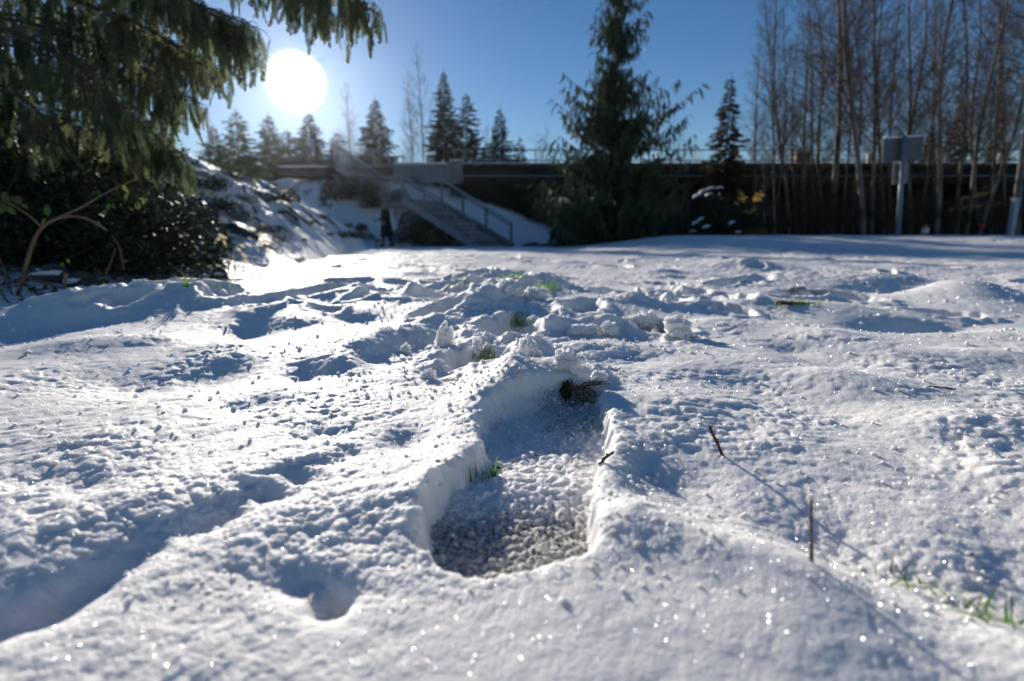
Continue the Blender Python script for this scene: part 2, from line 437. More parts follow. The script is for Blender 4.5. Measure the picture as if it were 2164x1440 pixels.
# sideways ruffle so steep faces are not plain height-field walls
nr = 1 - sst(1.0, 2.0, RR)
Xd = X + nr * .0016 * pnoise(X / .011, Y / .011, 81) ; Yd = Y + nr * .0016 * pnoise(X / .011, Y / .011, 82)
nR, nT = X.shape
V = np.stack([Xd, Yd, Zg], -1).reshape(-1, 3)
# centre point closes the disc, columns wrap round
ii = np.arange(nR - 1)[:, None] * nT; jj = np.arange(nT)[None, :]; j2 = (jj + 1) % nT
F = np.stack([ii + jj, ii + j2, ii + nT + j2, ii + nT + jj], -1).reshape(-1, 4)[:, ::-1]
V = np.vstack([V, [[0, 0, 0]]]); cidx = len(V) - 1
Tn = np.stack([np.full(nT, cidx), (np.arange(nT) + 1) % nT, np.arange(nT)], -1)[:, ::-1]
loops = np.concatenate([F.ravel(), Tn.ravel()]); counts = np.concatenate([np.full(len(F), 4), np.full(nT, 3)])
fr = np.repeat(rv[:-1], nT); midx = np.concatenate([(fr > 2.2).astype(int), np.zeros(nT, int)])

def snow_mat(name, sss):
    ma = bpy.data.materials.new(name); ma.use_nodes = True; t = ma.node_tree; P = t.nodes['Principled BSDF']; A = t.nodes.new
    tx = A('ShaderNodeTexCoord'); at = A('ShaderNodeAttribute'); at.attribute_name = 'soil'
    nz = A('ShaderNodeTexNoise'); nz.inputs['Scale'].default_value = 330 if sss else 9; nz.inputs['Detail'].default_value = 6; nz.inputs['Roughness'].default_value = .65
    t.links.new(tx.outputs['Object'], nz.inputs['Vector'])
    th = A('ShaderNodeMath'); th.operation = 'MULTIPLY_ADD'; th.inputs[1].default_value = .62; t.links.new(at.outputs['Fac'], th.inputs[0])
    sub = A('ShaderNodeMath'); sub.operation = 'SUBTRACT'; sub.inputs[1].default_value = .92
    t.links.new(nz.outputs[0], sub.inputs[0]); t.links.new(sub.outputs[0], th.inputs[2])
    mr = A('ShaderNodeMapRange'); mr.inputs[1].default_value = -.16; mr.inputs[2].default_value = .24
    t.links.new(th.outputs[0], mr.inputs[0])
    sn = A('ShaderNodeTexNoise'); sn.inputs['Scale'].default_value = 60 if sss else 14; sn.inputs['Detail'].default_value = 4
    t.links.new(tx.outputs['Object'], sn.inputs['Vector'])
    so = A('ShaderNodeValToRGB'); e = so.color_ramp.elements
    e[0].color = (.030, .026, .021, 1); e[0].position = .35; e[1].color = (.070, .085, .035, 1); e[1].position = .68
    k = so.color_ramp.elements.new(.5); k.color = (.075, .062, .048, 1)
    t.links.new(sn.outputs[0], so.inputs[0])
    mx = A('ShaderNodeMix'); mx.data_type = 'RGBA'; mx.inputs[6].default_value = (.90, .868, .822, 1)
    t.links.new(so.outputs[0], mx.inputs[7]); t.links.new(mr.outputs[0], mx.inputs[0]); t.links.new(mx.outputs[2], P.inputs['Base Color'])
    P.inputs['Roughness'].default_value = .6; P.inputs['Specular IOR Level'].default_value = .22; P.inputs['IOR'].default_value = 1.31
    if sss:
        iv = A('ShaderNodeMath'); iv.operation = 'MULTIPLY_ADD'; iv.inputs[1].default_value = -sss; iv.inputs[2].default_value = sss
        t.links.new(mr.outputs[0], iv.inputs[0]); t.links.new(iv.outputs[0], P.inputs['Subsurface Weight'])
        P.inputs['Subsurface Radius'].default_value = (1.0, 1.05, 1.15); P.inputs['Subsurface Scale'].default_value = .009
        P.subsurface_method = 'RANDOM_WALK'
    bn = A('ShaderNodeTexNoise'); bn.inputs['Scale'].default_value = 520 if sss else 26; bn.inputs['Detail'].default_value = 3
    t.links.new(tx.outputs['Object'], bn.inputs['Vector'])
    bp = A('ShaderNodeBump'); bp.inputs['Strength'].default_value = .7; bp.inputs['Distance'].default_value = .0014 if sss else .02
    t.links.new(bn.outputs[0], bp.inputs['Height']); t.links.new(bp.outputs[0], P.inputs['Normal'])
    return ma
M_SNOW = snow_mat('snow', .75); M_SNOWF = snow_mat('snow_field', 0)
gme = np_mesh('snow_field', V, loops, counts, [M_SNOW, M_SNOWF], True, midx)
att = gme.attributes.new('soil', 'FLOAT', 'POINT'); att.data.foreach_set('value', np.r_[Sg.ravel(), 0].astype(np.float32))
ground_o = tag(link('ground', gme), kind='structure')
print('GROUND', nR, nT, len(V))
# ================================================================ built things
M_CONC = mat('concrete', (.20, .19, .18), .85, .25, 3, bump=.3)
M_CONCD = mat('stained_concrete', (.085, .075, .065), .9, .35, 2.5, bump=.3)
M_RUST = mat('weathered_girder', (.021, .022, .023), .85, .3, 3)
M_STEEL = mat('galvanised_steel', (.24, .265, .29), .5, .15, 6, metal=.1, spec=.5)
M_STEELD = mat('dull_steel', (.12, .13, .14), .6, .2, 6, metal=.4)
M_SNOWCAP = mat('snow_cap', (.85, .87, .89), .6, .03, 8, bump=.4, bscale=30)
M_WOODY = mat('yellowed_timber', (.34, .27, .10), .8, .25, 12, bump=.3)

YD = 27.0
def zv(v, y=YD): return at_y(1082, v, y).z
def xu(u, y=YD): return at_y(u, 512, y).x
ov = tag(empty('overpass', (4, YD, 0)), 'long dark overpass with a two-bar railing crossing behind the big cedar and the birches', 'overpass')
def ovp(mb, name, m_, parent=None, **k):
    o = mb.build(name, m_, parent or ov, loc=(-4, -YD, 0) if parent is None else (0, 0, 0), **k); return o
x0, x1 = xu(958), 46.0
zt, zb = zv(346), zv(389)
b = MB(); b.box(((x0 + x1) / 2, YD + .25, (zt - .12 + zb) / 2), (x1 - x0, .34, zt - .12 - zb))
for yy in (31, 35): b.box(((x0 + x1) / 2, yy, (zt - .3 + zb) / 2), (x1 - x0, .4, zt - .3 - zb))
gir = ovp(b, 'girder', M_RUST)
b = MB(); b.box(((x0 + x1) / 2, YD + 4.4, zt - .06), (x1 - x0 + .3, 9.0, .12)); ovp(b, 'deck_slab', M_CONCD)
b = MB(); b.box(((x0 + x1) / 2, YD + .03, zv(372)), (x1 - x0, .1, .03)); ovp(b, 'ledge', M_STEEL)
b = MB(); b.box(((x0 + x1) / 2, YD + .05, zt + .018), (x1 - x0, .22, .03)); ovp(b, 'snow_strip', M_SNOWCAP)
for u in (1105, 1428, 1452, 1760, 2080):
    x = xu(u); g = gzm(x, YD + .5)
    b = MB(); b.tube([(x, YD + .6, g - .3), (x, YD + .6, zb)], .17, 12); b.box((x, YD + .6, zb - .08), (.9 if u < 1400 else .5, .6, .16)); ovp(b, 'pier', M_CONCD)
b = MB(); b.box((x0 + .22, YD + .1, (zt + zb) / 2 + .02), (.6, .5, zt - zb + .18)); ovp(b, 'end_block', M_CONC)
b = MB(); b.box((x0 + .22, YD + .1, zt + .14), (.64, .54, .05)); ovp(b, 'snow_strip', M_SNOWCAP)
b = MB()
for v in (315, 337): b.tube([(x0, YD + .35, zv(v)), (x1, YD + .35, zv(v))], .028, 6)
rail = ovp(b, 'railing', M_STEELD)
pb = MB(); pb.box((0, 0, (zv(313) - zt) / 2), (.05, .07, zv(313) - zt)); pme = pb.mesh('rail_post', M_STEELD)
x = x0 + .1
while x < 30:
    link('rail_post', pme, rail, (x, YD + .4, zt)); x += 1.95
# the panelled approach left of the deck
xl = xu(600)
b = MB(); b.box(((xl + x0) / 2, YD + 1.6, zt - .1), (x0 - xl, 3.0, .16)); ovp(b, 'walkway', M_CONC)
pan = MB(); xa, xb_ = xu(838), x0 - .1
for i in range(46):
    x = xa + (xb_ - xa) * i / 45; pan.box((x, YD - .02, (zt + zb) / 2), (.02, .02, zt - zb))
pan.box(((xa + xb_) / 2, YD + .03, (zt + zb) / 2), (xb_ - xa, .03, zt - zb - .04))
ovp(pan, 'side_panel', M_STEEL)
b = MB(); b.box(((xa + xb_) / 2, YD, zt + .01), (xb_ - xa, .09, .05)); ovp(b, 'snow_strip', M_SNOWCAP)
b = MB(); b.box(((xl + xu(700)) / 2, YD, zv(362)), (xu(700) - xl, .14, .35)); ovp(b, 'side_panel', M_CONCD)
b = MB(); b.box(((xl + xu(700)) / 2, YD, zv(362) + .2), (xu(700) - xl, .16, .05)); ovp(b, 'snow_strip', M_SNOWCAP)

# added dark wall standing in for the black shade under the deck
wl = tag(empty('added_dark_wall', (20, 36.2, 0)), 'added dark wall standing in for the deep shade beneath the overpass', 'wall')
b = MB(); b.box((5.6, 0, 1.55), (37.8, .5, 3.9)); b.build('wall_face', mat('shade_dark', (.035, .032, .028), .9, .4, 1.2, bump=.3), wl)
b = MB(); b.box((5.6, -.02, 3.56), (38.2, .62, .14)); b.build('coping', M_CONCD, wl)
# things on the deck
post_me = None
for i, (u, v0, y, lab) in enumerate(((1975, 311, 29.5, 'pale post on the overpass, first to the right of the sign board'),
        (2031, 309, 29.5, 'pale post on the overpass, second to the right of the sign board'),
        (2086, 311, 29.5, 'pale post on the overpass, third to the right of the sign board'),
        (2140, 312, 29.5, 'pale post on the overpass nearest the right edge of the photo'),
        (1816, 313, 29.5, 'pale post on the overpass behind the pale birch left of the sign'),
        (1722, 316, 29.5, 'pale post on the overpass between the thin birches'),
        (1427, 318, 29.5, 'small pale post on the overpass right of the big cedar'))):
    if post_me is None:
        b = MB(); b.box((0, 0, .42), (.2, .2, .84)); b.box((0, 0, .86), (.24, .24, .05)); post_me = b.mesh('concrete_post', mat('pale_concrete', (.42, .42, .40), .8, .15, 5))
    o = link('concrete_post', post_me, None, (xu(u, y), y, zt)); o.scale = (1, 1, 1) if i < 5 else (.5, .5, .75)
    tag(o, lab, 'post', 'pale posts on the overpass')
cb = tag(empty('cabinet', (xu(1676, 30), 30, zt)), 'brown box cabinet on the overpass behind the leftmost birches', 'cabinet')
b = MB(); b.box((0, 0, .45), (.75, .6, .9)); b.build('body', mat('brown_paint', (.16, .085, .055), .7, .2, 6), cb)
b = MB(); b.box((0, 0, .93), (.83, .68, .06)); b.build('lid', M_CONC, cb)
b = MB(); b.box((.05, -.31, .55), (.28, .02, .3)); b.build('plate', mat('pale_plate', (.4, .42, .45), .5, .1), cb)

# ---------------------------------------------------------------- staircase
st = tag(empty('staircase', (-1.46, 21.3, 0)), 'two-flight galvanised steel staircase climbing the snowy embankment to the overpass', 'staircase')
dv = Vector((-.766, .643, 0)); wv = Vector((.643, .766, 0)); L0 = Vector((-1.46, 21.3, 0)); WD = 2.2
def S(run, side, z): return L0 + dv * run + wv * side + Vector((0, 0, z)) - Vector((-1.46, 21.3, 0))
g0 = 0.0
R1, Z1, RL, R2, Z2 = 4.2, 2.0, 1.25, 9.15, zt
def stp(mb, name, m_, parent=None): return mb.build(name, m_, parent or st)
for (ra, za, rb, zb_, n) in ((0, g0, R1, Z1, 12), (R1 + RL, Z1, R2, Z2, 12)):
    for sd_ in (0, WD):
        b = MB(); b.bar(S(ra - .15, sd_, za - .02), S(rb + .02, sd_, zb_ - .06), .06, .30); stp(b, 'stringer', M_STEEL)
    tm = MB(); tm.bar((0, 0, 0), wv * (WD - .1), .30, .045); tmesh = tm.mesh('tread', M_STEELD)
    sm = MB(); sm.bar(wv * .15 + Vector((0, 0, .034)), wv * (WD - .3) + Vector((0, 0, .034)), .24, .022); smesh = sm.mesh('snow_cap', M_SNOWCAP)
    for i in range(1, n):
        t = i / n; p = S(ra + (rb - ra) * t, .05, za + (zb_ - za) * t)
        tr = link('tread', tmesh, st, p)
        if i % 3 != 1: link('snow_cap', smesh, tr)
b = MB(); b.bar(S(R1, WD / 2, Z1 - .05), S(R1 + RL, WD / 2, Z1 - .05), WD + .1, .12); stp(b, 'landing', M_STEELD)
b = MB(); b.bar(S(R1 - .02, -.02, Z1 - .12), S(R1 + RL + .02, -.02, Z1 - .12), .05, .3); stp(b, 'landing_beam', M_STEEL)
b = MB(); b.bar(S(R2, WD / 2, Z2 - .08), S(R2 + 1.2, WD / 2, Z2 - .08), WD + .1, .14); stp(b, 'landing', M_STEELD)
for (r_, s_) in ((R1 + .1, 0), (R1 + .55, .02), (R1 + RL, 0), (R1 + .1, WD), (R1 + RL, WD)):
    p = S(r_, s_, 0); q = p + Vector((-1.46, 21.3, 0)); b = MB(); b.tube([(p.x, p.y, gzm(q.x, q.y) - .3), (p.x, p.y, Z1 - .1)], .05, 8); stp(b, 'support_post', M_STEEL)
def profile(r_):
    if r_ <= R1: return g0 + (Z1 - g0) * r_ / R1
    if r_ <= R1 + RL: return Z1
    return Z1 + (Z2 - Z1) * (r_ - R1 - RL) / (R2 - R1 - RL)
for sd_ in (-.02, WD + .02):
    pts = [0, R1, R1 + RL, R2, R2 + .8]
    P_ = [S(r_, sd_, min(profile(r_), Z2) + .98) for r_ in pts]
    b = MB(); b.tube([tuple(p) for p in P_], .042, 6); hr = stp(b, 'handrail', M_STEEL)
    b = MB(); b.tube([tuple(p - Vector((0, 0, .14))) for p in P_], .028, 5); stp(b, 'lower_rail', M_STEELD)
    b = MB(); b.tube([tuple(p + Vector((0, 0, .036))) for p in P_[:3]], .016, 5); stp(b, 'snow_strip', M_SNOWCAP) if sd_ > 0 else None
    for r_ in (0, 1.4, 2.8, R1 - .05, R1 + RL, 6.6, 7.9, R2):
        p = S(r_, sd_, 0); zz = profile(min(r_, R2)); wdt = .075 if sd_ < 0 else .09
        b = MB(); b.box((p.x, p.y, zz + .46), (wdt, wdt, 1.02), Matrix.Rotation(R(-40), 3, 'Z')); stp(b, 'rail_post', M_STEEL)
        if sd_ > 0 and r_ == 0:
            b = MB(); b.box((p.x, p.y, zz + .03), (.26, .26, .1)); stp(b, 'base_plate', M_STEELD)
# wire infill on the near side
for (ra, rb) in ((0, R1), (R1, R1 + RL), (R1 + RL, R2)):
    b = MB(); n = int((rb - ra) / .065)
    for i in range(n + 1):
        r_ = ra + (rb - ra) * i / n; z_ = profile(r_); b.tube([tuple(S(r_, 0, z_ + .05)), tuple(S(r_, 0, z_ + .86))], .006, 3, False)
    for k in range(1, 8):
        b.tube([tuple(S(ra, 0, profile(ra) + .05 + .1 * k)), tuple(S(rb, 0, profile(rb) + .05 + .1 * k))], .006, 3, False)
    stp(b, 'wire_panel', M_STEEL)

# ---------------------------------------------------------------- sign seen from behind
ys = 15.3
sx = at_y(1899, 500, ys).x; sz = gzm(sx, ys) - .05
sg = tag(empty('road_sign', (sx, ys, sz)), 'grey back of a wide sign board with a smaller plate on a tall round pole', 'sign')
ptop = at_y(1911, 290, ys) - Vector((sx, ys, sz)); lean = ptop.x / ptop.z
b = MB(); b.tube([(0, 0, -.3), (lean * ptop.z, 0, ptop.z + .02)], .058, 12); b.build('pole', mat('sign_pole', (.20, .23, .26), .5, .1, 9, metal=.4), sg, True)
def slab(u0, u1, v0, v1, y, th):
    a = at_y(u0, v0, y) - Vector((sx, ys, sz)); c = at_y(u1, v1, y) - Vector((sx, ys, sz))
    M = Matrix.Rotation(math.atan(lean), 3, 'Y'); q = MB(); q.box(((a.x + c.x) / 2, (a.y + c.y) / 2, (a.z + c.z) / 2), (c.x - a.x, th, a.z - c.z), M); return q
M_SIGN = mat('sign_back', (.11, .115, .125), .6, .06, 4, metal=.35)
slab(1868, 1946, 290, 341, ys + .12, .012).build('board', M_SIGN, sg)
slab(1889, 1916, 345, 389, ys + .1, .012).build('small_plate', mat('plate_back', (.2, .195, .195), .6, .08, 5), sg)
for v in (303, 329, 356, 378):
    q = MB(); p = at_y(1908 - (v - 290) * .06, v, ys + .06) - Vector((sx, ys, sz)); q.box(p, (.16, .1, .05)); q.build('bracket', M_STEELD, sg)
q = MB(); c_ = at_y(1907, 289.5, ys + .12) - Vector((sx, ys, sz)); q.box(c_, (1.0, .05, .03), Matrix.Rotation(math.atan(lean), 3, 'Y')); q.build('snow_strip', M_SNOWCAP, sg)

# timber rail, leaning pale post, orange marker
tr_ = tag(empty('timber_rail', (xu(2050, 25), 25, gzm(xu(2050, 25), 25))), 'yellowed timber rails on short posts behind the leaning birches at right', 'fence')
gz0 = tr_.location.z; X_ = tr_.location.x
for (ua, va, ub, vb) in ((2005, 444, 2112, 430), (2028, 421, 2088, 408)):
    a = at_y(ua, va, 25); c = at_y(ub, vb, 25); b = MB(); b.bar(a - tr_.location, c - tr_.location, .12, .14); b.build('rail', M_WOODY, tr_)
for u in (2030, 2085):
    a = at_y(u, 436, 25.12); b = MB(); b.box((a.x - X_, .14, (a.z - gz0) / 2), (.12, .1, a.z - gz0 + .5)); b.build('post', M_WOODY, tr_)
pp = at_y(2135, 497, 18); b = MB(); b.bar((0, 0, -.4), tuple(at_y(2147, 420, 18) - pp), .15, .15, (0, 1, 0)); b.box(at_y(2147, 420, 18) - pp, (.19, .19, .05))
tag(b.build('marker_post', mat('pale_post', (.40, .42, .43), .8, .1, 7), None, loc=pp), 'short pale leaning post at the foot of the rightmost birch', 'post')
mp = empty('trail_marker', at_y(1953, 503, 17.3)); tag(mp, 'short orange marker post with a white band in front of the dark wood', 'marker')
b = MB(); b.box((0, 0, .05), (.13, .13, .62)); b.box((0, 0, .375), (.1, .1, .04)); b.build('post', mat('orange_paint', (.42, .13, .05), .7, .2, 9), mp)
b = MB(); b.box((0, -.003, .22), (.14, .14, .14)); b.build('band', mat('white_band', (.6, .6, .6), .6, .1), mp)
# ================================================================ vegetation
import bmesh
M_BARK = mat('cedar_bark', (.085, .055, .038), .95, .35, 9, bump=.5)
M_BIRCH = mat('birch_bark', (.050, .042, .034), .85, scale=1.3, col2=(.26, .24, .20), bump=.3, bscale=25)
M_TWIG = mat('birch_twigs', (.125, .088, .068), .85, .3, 3)
M_DTWIG = mat('dark_twigs', (.050, .034, .024), .9, .4, 3)
M_CED = mat('cedar_foliage', (.030, .055, .032), .65, scale=2.5, trans=.30, col2=(.070, .095, .045))
M_CEDN = mat('cedar_fronds', (.048, .085, .045), .45, scale=4, trans=.6, col2=(.20, .22, .11))
M_SPR = mat('spruce_foliage', (.026, .042, .026), .7, scale=1.6, trans=.2, col2=(.060, .066, .036))
M_SPRB = mat('brownish_spruce', (.06, .045, .028), .8, scale=1.6, trans=.2, col2=(.085, .065, .038))
M_LEAF = mat('shrub_leaf', (.028, .055, .026), .55, scale=6, trans=.3, spec=.3, col2=(.075, .115, .035))
M_LEAFD = mat('dark_shrub_leaf', (.020, .034, .022), .6, scale=5, trans=.2, spec=.25, col2=(.045, .060, .028))
M_DRY = mat('dry_grass', (.20, .14, .07), .9, .3, 7, trans=.2)
M_GRASS = mat('green_grass', (.10, .20, .030), .5, scale=30, trans=.5, col2=(.22, .36, .06))
M_STEM = mat('bramble_stem', (.16, .11, .065), .75, .3, 20)

def spray_tmpl(rng, detail):
    """hanging conifer spray of unit length: stem along -z, leaflets left and right in x"""
    Q = []
    def quad(a, b, w0, w1, nrm):
        a = np.array(a); b = np.array(b); d = b - a; s = np.cross(d, nrm); s /= np.linalg.norm(s) + 1e-9
        Q.append([a - s * w0, a + s * w0, b + s * w1, b - s * w1])
    bend = rng.uniform(-.18, .18); cy = rng.uniform(-.12, .12)
    P = lambda t: np.array([bend * t * t, cy * t * t, -t])
    for i in range(5): quad(P(i / 5), P((i + 1) / 5), .012, .010, (0, 1, 0))
    n = 11 if detail else 8
    for i in range(n):
        t = .05 + .93 * i / n
        for sd_ in (-1, 1):
            l = (.30 * (1 - t) ** .7 + .02) * rng.uniform(.75, 1.2) * min(1, .5 + 3 * t)
            an = rng.uniform(.45, .75); d = np.array([sd_ * math.sin(an), rng.uniform(-.25, .25), -math.cos(an)])
            a = P(t + rng.uniform(-.02, .02)); b = a + d * l
            if not detail: quad(a, b, .048, .018, (rng.uniform(-.4, .4), 1, 0)); continue
            quad(a, b, .008, .004, (0, 1, 0))
            for k in range(4):
                tt = .15 + .22 * k; c = a + (b - a) * tt; e = .055 * (1.15 - tt)
                for s2 in (-1, 1):
                    a2 = an * sd_ + s2 * .6; dd = np.array([math.sin(a2), rng.uniform(-.4, .4), -math.cos(a2)])
                    quad(c, c + dd * e * 1.5, .011, .005, (rng.uniform(-.5, .5), 1, 0))
    return np.array(Q, dtype=np.float32)

def place(qb, T, p, rz, tilt, L_, rx=0.0, wide=1.0):
    """tilt swings the spray outwards from vertical, rz turns it"""
    M = np.array(Matrix.Rotation(rz, 3, 'Z') @ Matrix.Rotation(tilt, 3, 'Y') @ Matrix.Rotation(rx, 3, 'Z'))
    q = T * np.array([L_ * wide, L_ * wide, L_]); qb.add(q @ M.T + np.asarray(p))
nr_ = np.random.RandomState(3)
T_FINE = [spray_tmpl(random.Random(i), True) for i in range(7)]
T_SIMP = [spray_tmpl(random.Random(50 + i), False) for i in range(6)]

def conifer(seed, H, env, style, mats, n=None, tmin=.06):
    """env(t) -> crown radius at height fraction t. returns trunk mesh, crown mesh"""
    rg = random.Random(seed); tb = MB(); qb = QB(); br = MB()
    ph = rg.random() * 6
    tb.tube([(.02 * H * .3 * math.sin(ph + k * .5) * (k / 10), .006 * H * math.cos(ph + k * .6) * (k / 10), H * k / 10 - .2) for k in range(11)], [.013 * H * (1 - k / 10.6) + .012 for k in range(11)], 9)
    n = n or int(H * 26)
    for i in range(n):
        t = tmin + (1 - tmin) * (i + rg.random()) / n; z = H * t * .985
        az = i * 2.399 + rg.uniform(-.4, .4); r = env(t, az) * (rg.uniform(.5, 1.22) if style == 'cedar' else rg.uniform(.72, 1.12))
        if r < .03 or (style == 'cedar' and math.sin(z * 5.1 + .8 * math.cos(az)) > .78): continue
        droop = {'spruce': -.12, 'cedar': -.10}[style]; pts = []
        for k in range(6):
            s = k / 5
            if style == 'cedar': dz = r * (-.30 * s + .55 * s ** 2.4)
            else: dz = r * (-.22 * s + .16 * s * s)
            a2 = az + .12 * math.sin(seed + i) * s
            pts.append((r * s * math.cos(a2), r * s * math.sin(a2), z + dz))
        br.tube(pts, [.012 * (1 - k / 6.5) * (.4 + H / 10) for k in range(6)], 3, False)
        m_ = max(3, int(r * (13 if style == 'cedar' else 22)))
        for k in range(m_):
            s = .12 + .9 * (k + rg.random()) / m_; s = min(s, 1.0); j = min(4, int(s * 5)); f = s * 5 - j
            p = np.array(pts[j]) * (1 - f) + np.array(pts[j + 1]) * f
            if style == 'cedar':
                L_ = rg.uniform(.26, .52) * (1.1 - .45 * s) * (.7 + .5 * (1 - t))
                place(qb, rg.choice(T_SIMP), p, az + rg.uniform(-1.3, 1.3), rg.uniform(-.75, .75) - .5 * (s > .9), L_, rg.uniform(0, 3.1), .95)
            else:
                L_ = rg.uniform(.30, .55) * (1.15 - .4 * s) * (.55 + .6 * (1 - t)) * (.6 + H * .05)
                sdv = rg.choice((-1, 1)) * rg.uniform(.15, 1.0)
                place(qb, rg.choice(T_SIMP), p, az + sdv, -rg.uniform(1.0, 1.75), L_, rg.uniform(0, 3.1), 1.15)
    for k in range(5): place(qb, T_SIMP[k % 6], (0, 0, H * (1.0 - .01 * k)), k * 1.3, 2.9 if k < 2 else 2.4, .05 * H * .5, 0, .7)
    q = br.mesh('b', mats[0]); V = np.empty(len(q.vertices) * 3, np.float32); q.vertices.foreach_get('co', V)
    li = np.empty(len(q.loops), np.int32); q.loops.foreach_get('vertex_index', li); n4 = len(q.polygons)
    Vb = V.reshape(-1, 3)[li].reshape(n4, 4, 3); bpy.data.meshes.remove(q)
    Q = np.concatenate(qb.q); A = np.concatenate([Q, Vb]); nq = len(A)
    cm = np_mesh('crown', A.reshape(-1, 3), np.arange(nq * 4), np.full(nq, 4), [mats[1], mats[0]], False, np.r_[np.zeros(len(Q)), np.ones(n4)])
    return tb.mesh('trunk', mats[0], True), cm

def put_tree(name, meshes, loc, rz=0, sc=1.0, lean=(0, 0), **k):
    root = empty(name, loc, rz); root.scale = (sc, sc, sc) if np.isscalar(sc) else sc
    root.rotation_euler = (lean[0], lean[1], rz)
    link('trunk', meshes[0], root); link('crown', meshes[1], root); tag(root, **k); return root

# ---- far spruces and firs
def envc(k, e=.85, jag=.25, sd_=0):
    def f(t, az): return k * (1 - t) ** e * (1 + jag * math.sin(t * 47 + sd_) * .6 + jag * .5 * math.sin(az * 2 + t * 20))
    return f
SPR = [(conifer(101, 9.0, envc(2.5, .8, .3), 'spruce', (M_BARK, M_SPR)), 9.0),
       (conifer(102, 8.0, envc(2.9, .9, .4, 2), 'spruce', (M_BARK, M_SPR)), 8.0),
       (conifer(103, 6.0, envc(1.8, .7, .4, 4), 'spruce', (M_BARK, M_SPR)), 6.0)]
for i, (u, vt, y, k, wsc, lab) in enumerate((
        (792, 208, 37, 0, 1.25, 'dark spruce rising behind the stair landing'),
        (937, 150, 36, 0, .95, 'tallest spruce, left of the close pair behind the staircase'),
        (986, 196, 38, 2, 1.0, 'spruce with a narrow tip, right of the tallest one in the close pair'),
        (1056, 226, 37, 1, .95, 'ragged spruce just left of the big cedar, behind the railing'),
        (652, 238, 40, 0, 1.5, 'hazy spruce straight below the sun'),
        (566, 240, 41, 1, 1.4, 'hazy spruce just left of the one below the sun'),
        (606, 275, 42, 2, 1.7, 'low spruce between the two hazy ones left of the sun'),
        (498, 232, 43, 2, 1.3, 'hazy spruce seen over the bank beside the hanging boughs'),
        (448, 262, 44, 1, 1.3, 'hazy spruce partly behind the hanging cedar boughs'),
        (712, 280, 39, 2, 1.5, 'small spruce above the top of the staircase'),
        (1098, 288, 39, 2, .8, 'small spruce between the ragged spruce and the big cedar'),
        (2036, 200, 33, 1, .7, 'dark evergreen behind the leaning birches at right'),
        (1972, 262, 34, 0, .8, 'low dark evergreen behind the right edge of the sign board'),
        (2120, 245, 35, 1, .7, 'dark evergreen between the two rightmost birches'))):
    p = at_y(u, vt, y); g = gzm(p.x, y); (ms, H) = SPR[k]; s_ = (p.z - g) / H
    put_tree('spruce_tree', ms, (p.x, y, g), i * 1.7, (s_ * wsc, s_ * wsc, s_), label=lab, cat='tree', group='spruces beyond the overpass')
# brownish spruce in front of the deck
p = at_y(1545, 160, 23.5); ms = conifer(120, 6.0, lambda t, az: (1.35 * (1 - t) ** .75) * (1 + .3 * math.sin(t * 40)), 'spruce', (M_BARK, M_SPRB), 190, .12)
g = gzm(p.x, 23.5); put_tree('spruce_tree', ms, (p.x, 23.5, g), .4, (.95, .95, (p.z - g) / 6.0), label='brownish spruce standing in front of the overpass, right of the big cedar', cat='tree')

# ---- the big cedar
yc = 16.6; HC = at_y(1305, -55, yc).z
VT = [-60, 0, 30, 60, 100, 135, 155, 185, 215, 260, 300, 350, 420, 500]
LE = [8, 60, 50, 62, 56, 24, 66, 98, 112, 104, 110, 122, 135, 120]
RE = [8, 62, 60, 66, 74, 30, 40, 84, 118, 128, 120, 128, 140, 150]
def env_c(t, az):
    _, v = to_px(at_y(1305, 0, yc).x, yc, HC * t + .1)
    l = np.interp(v, VT, LE); r = np.interp(v, VT, RE); c = math.cos(az)
    side = r if c > 0 else l
    return side / F_PX * yc * (.45 * abs(c) + .55) * (.95 + .18 * (v > 230)) if abs(c) > .35 else min(l, r) / F_PX * yc * .8
ms = conifer(77, HC, env_c, 'cedar', (M_BARK, M_CED), 540, .01)
put_tree('cedar_tree', ms, (at_y(1305, 0, yc).x, yc, gzm(at_y(1305, 0, yc).x, yc) - .05), 0, label='big dark cedar with upswept drooping branches in the middle of the field edge', cat='tree')

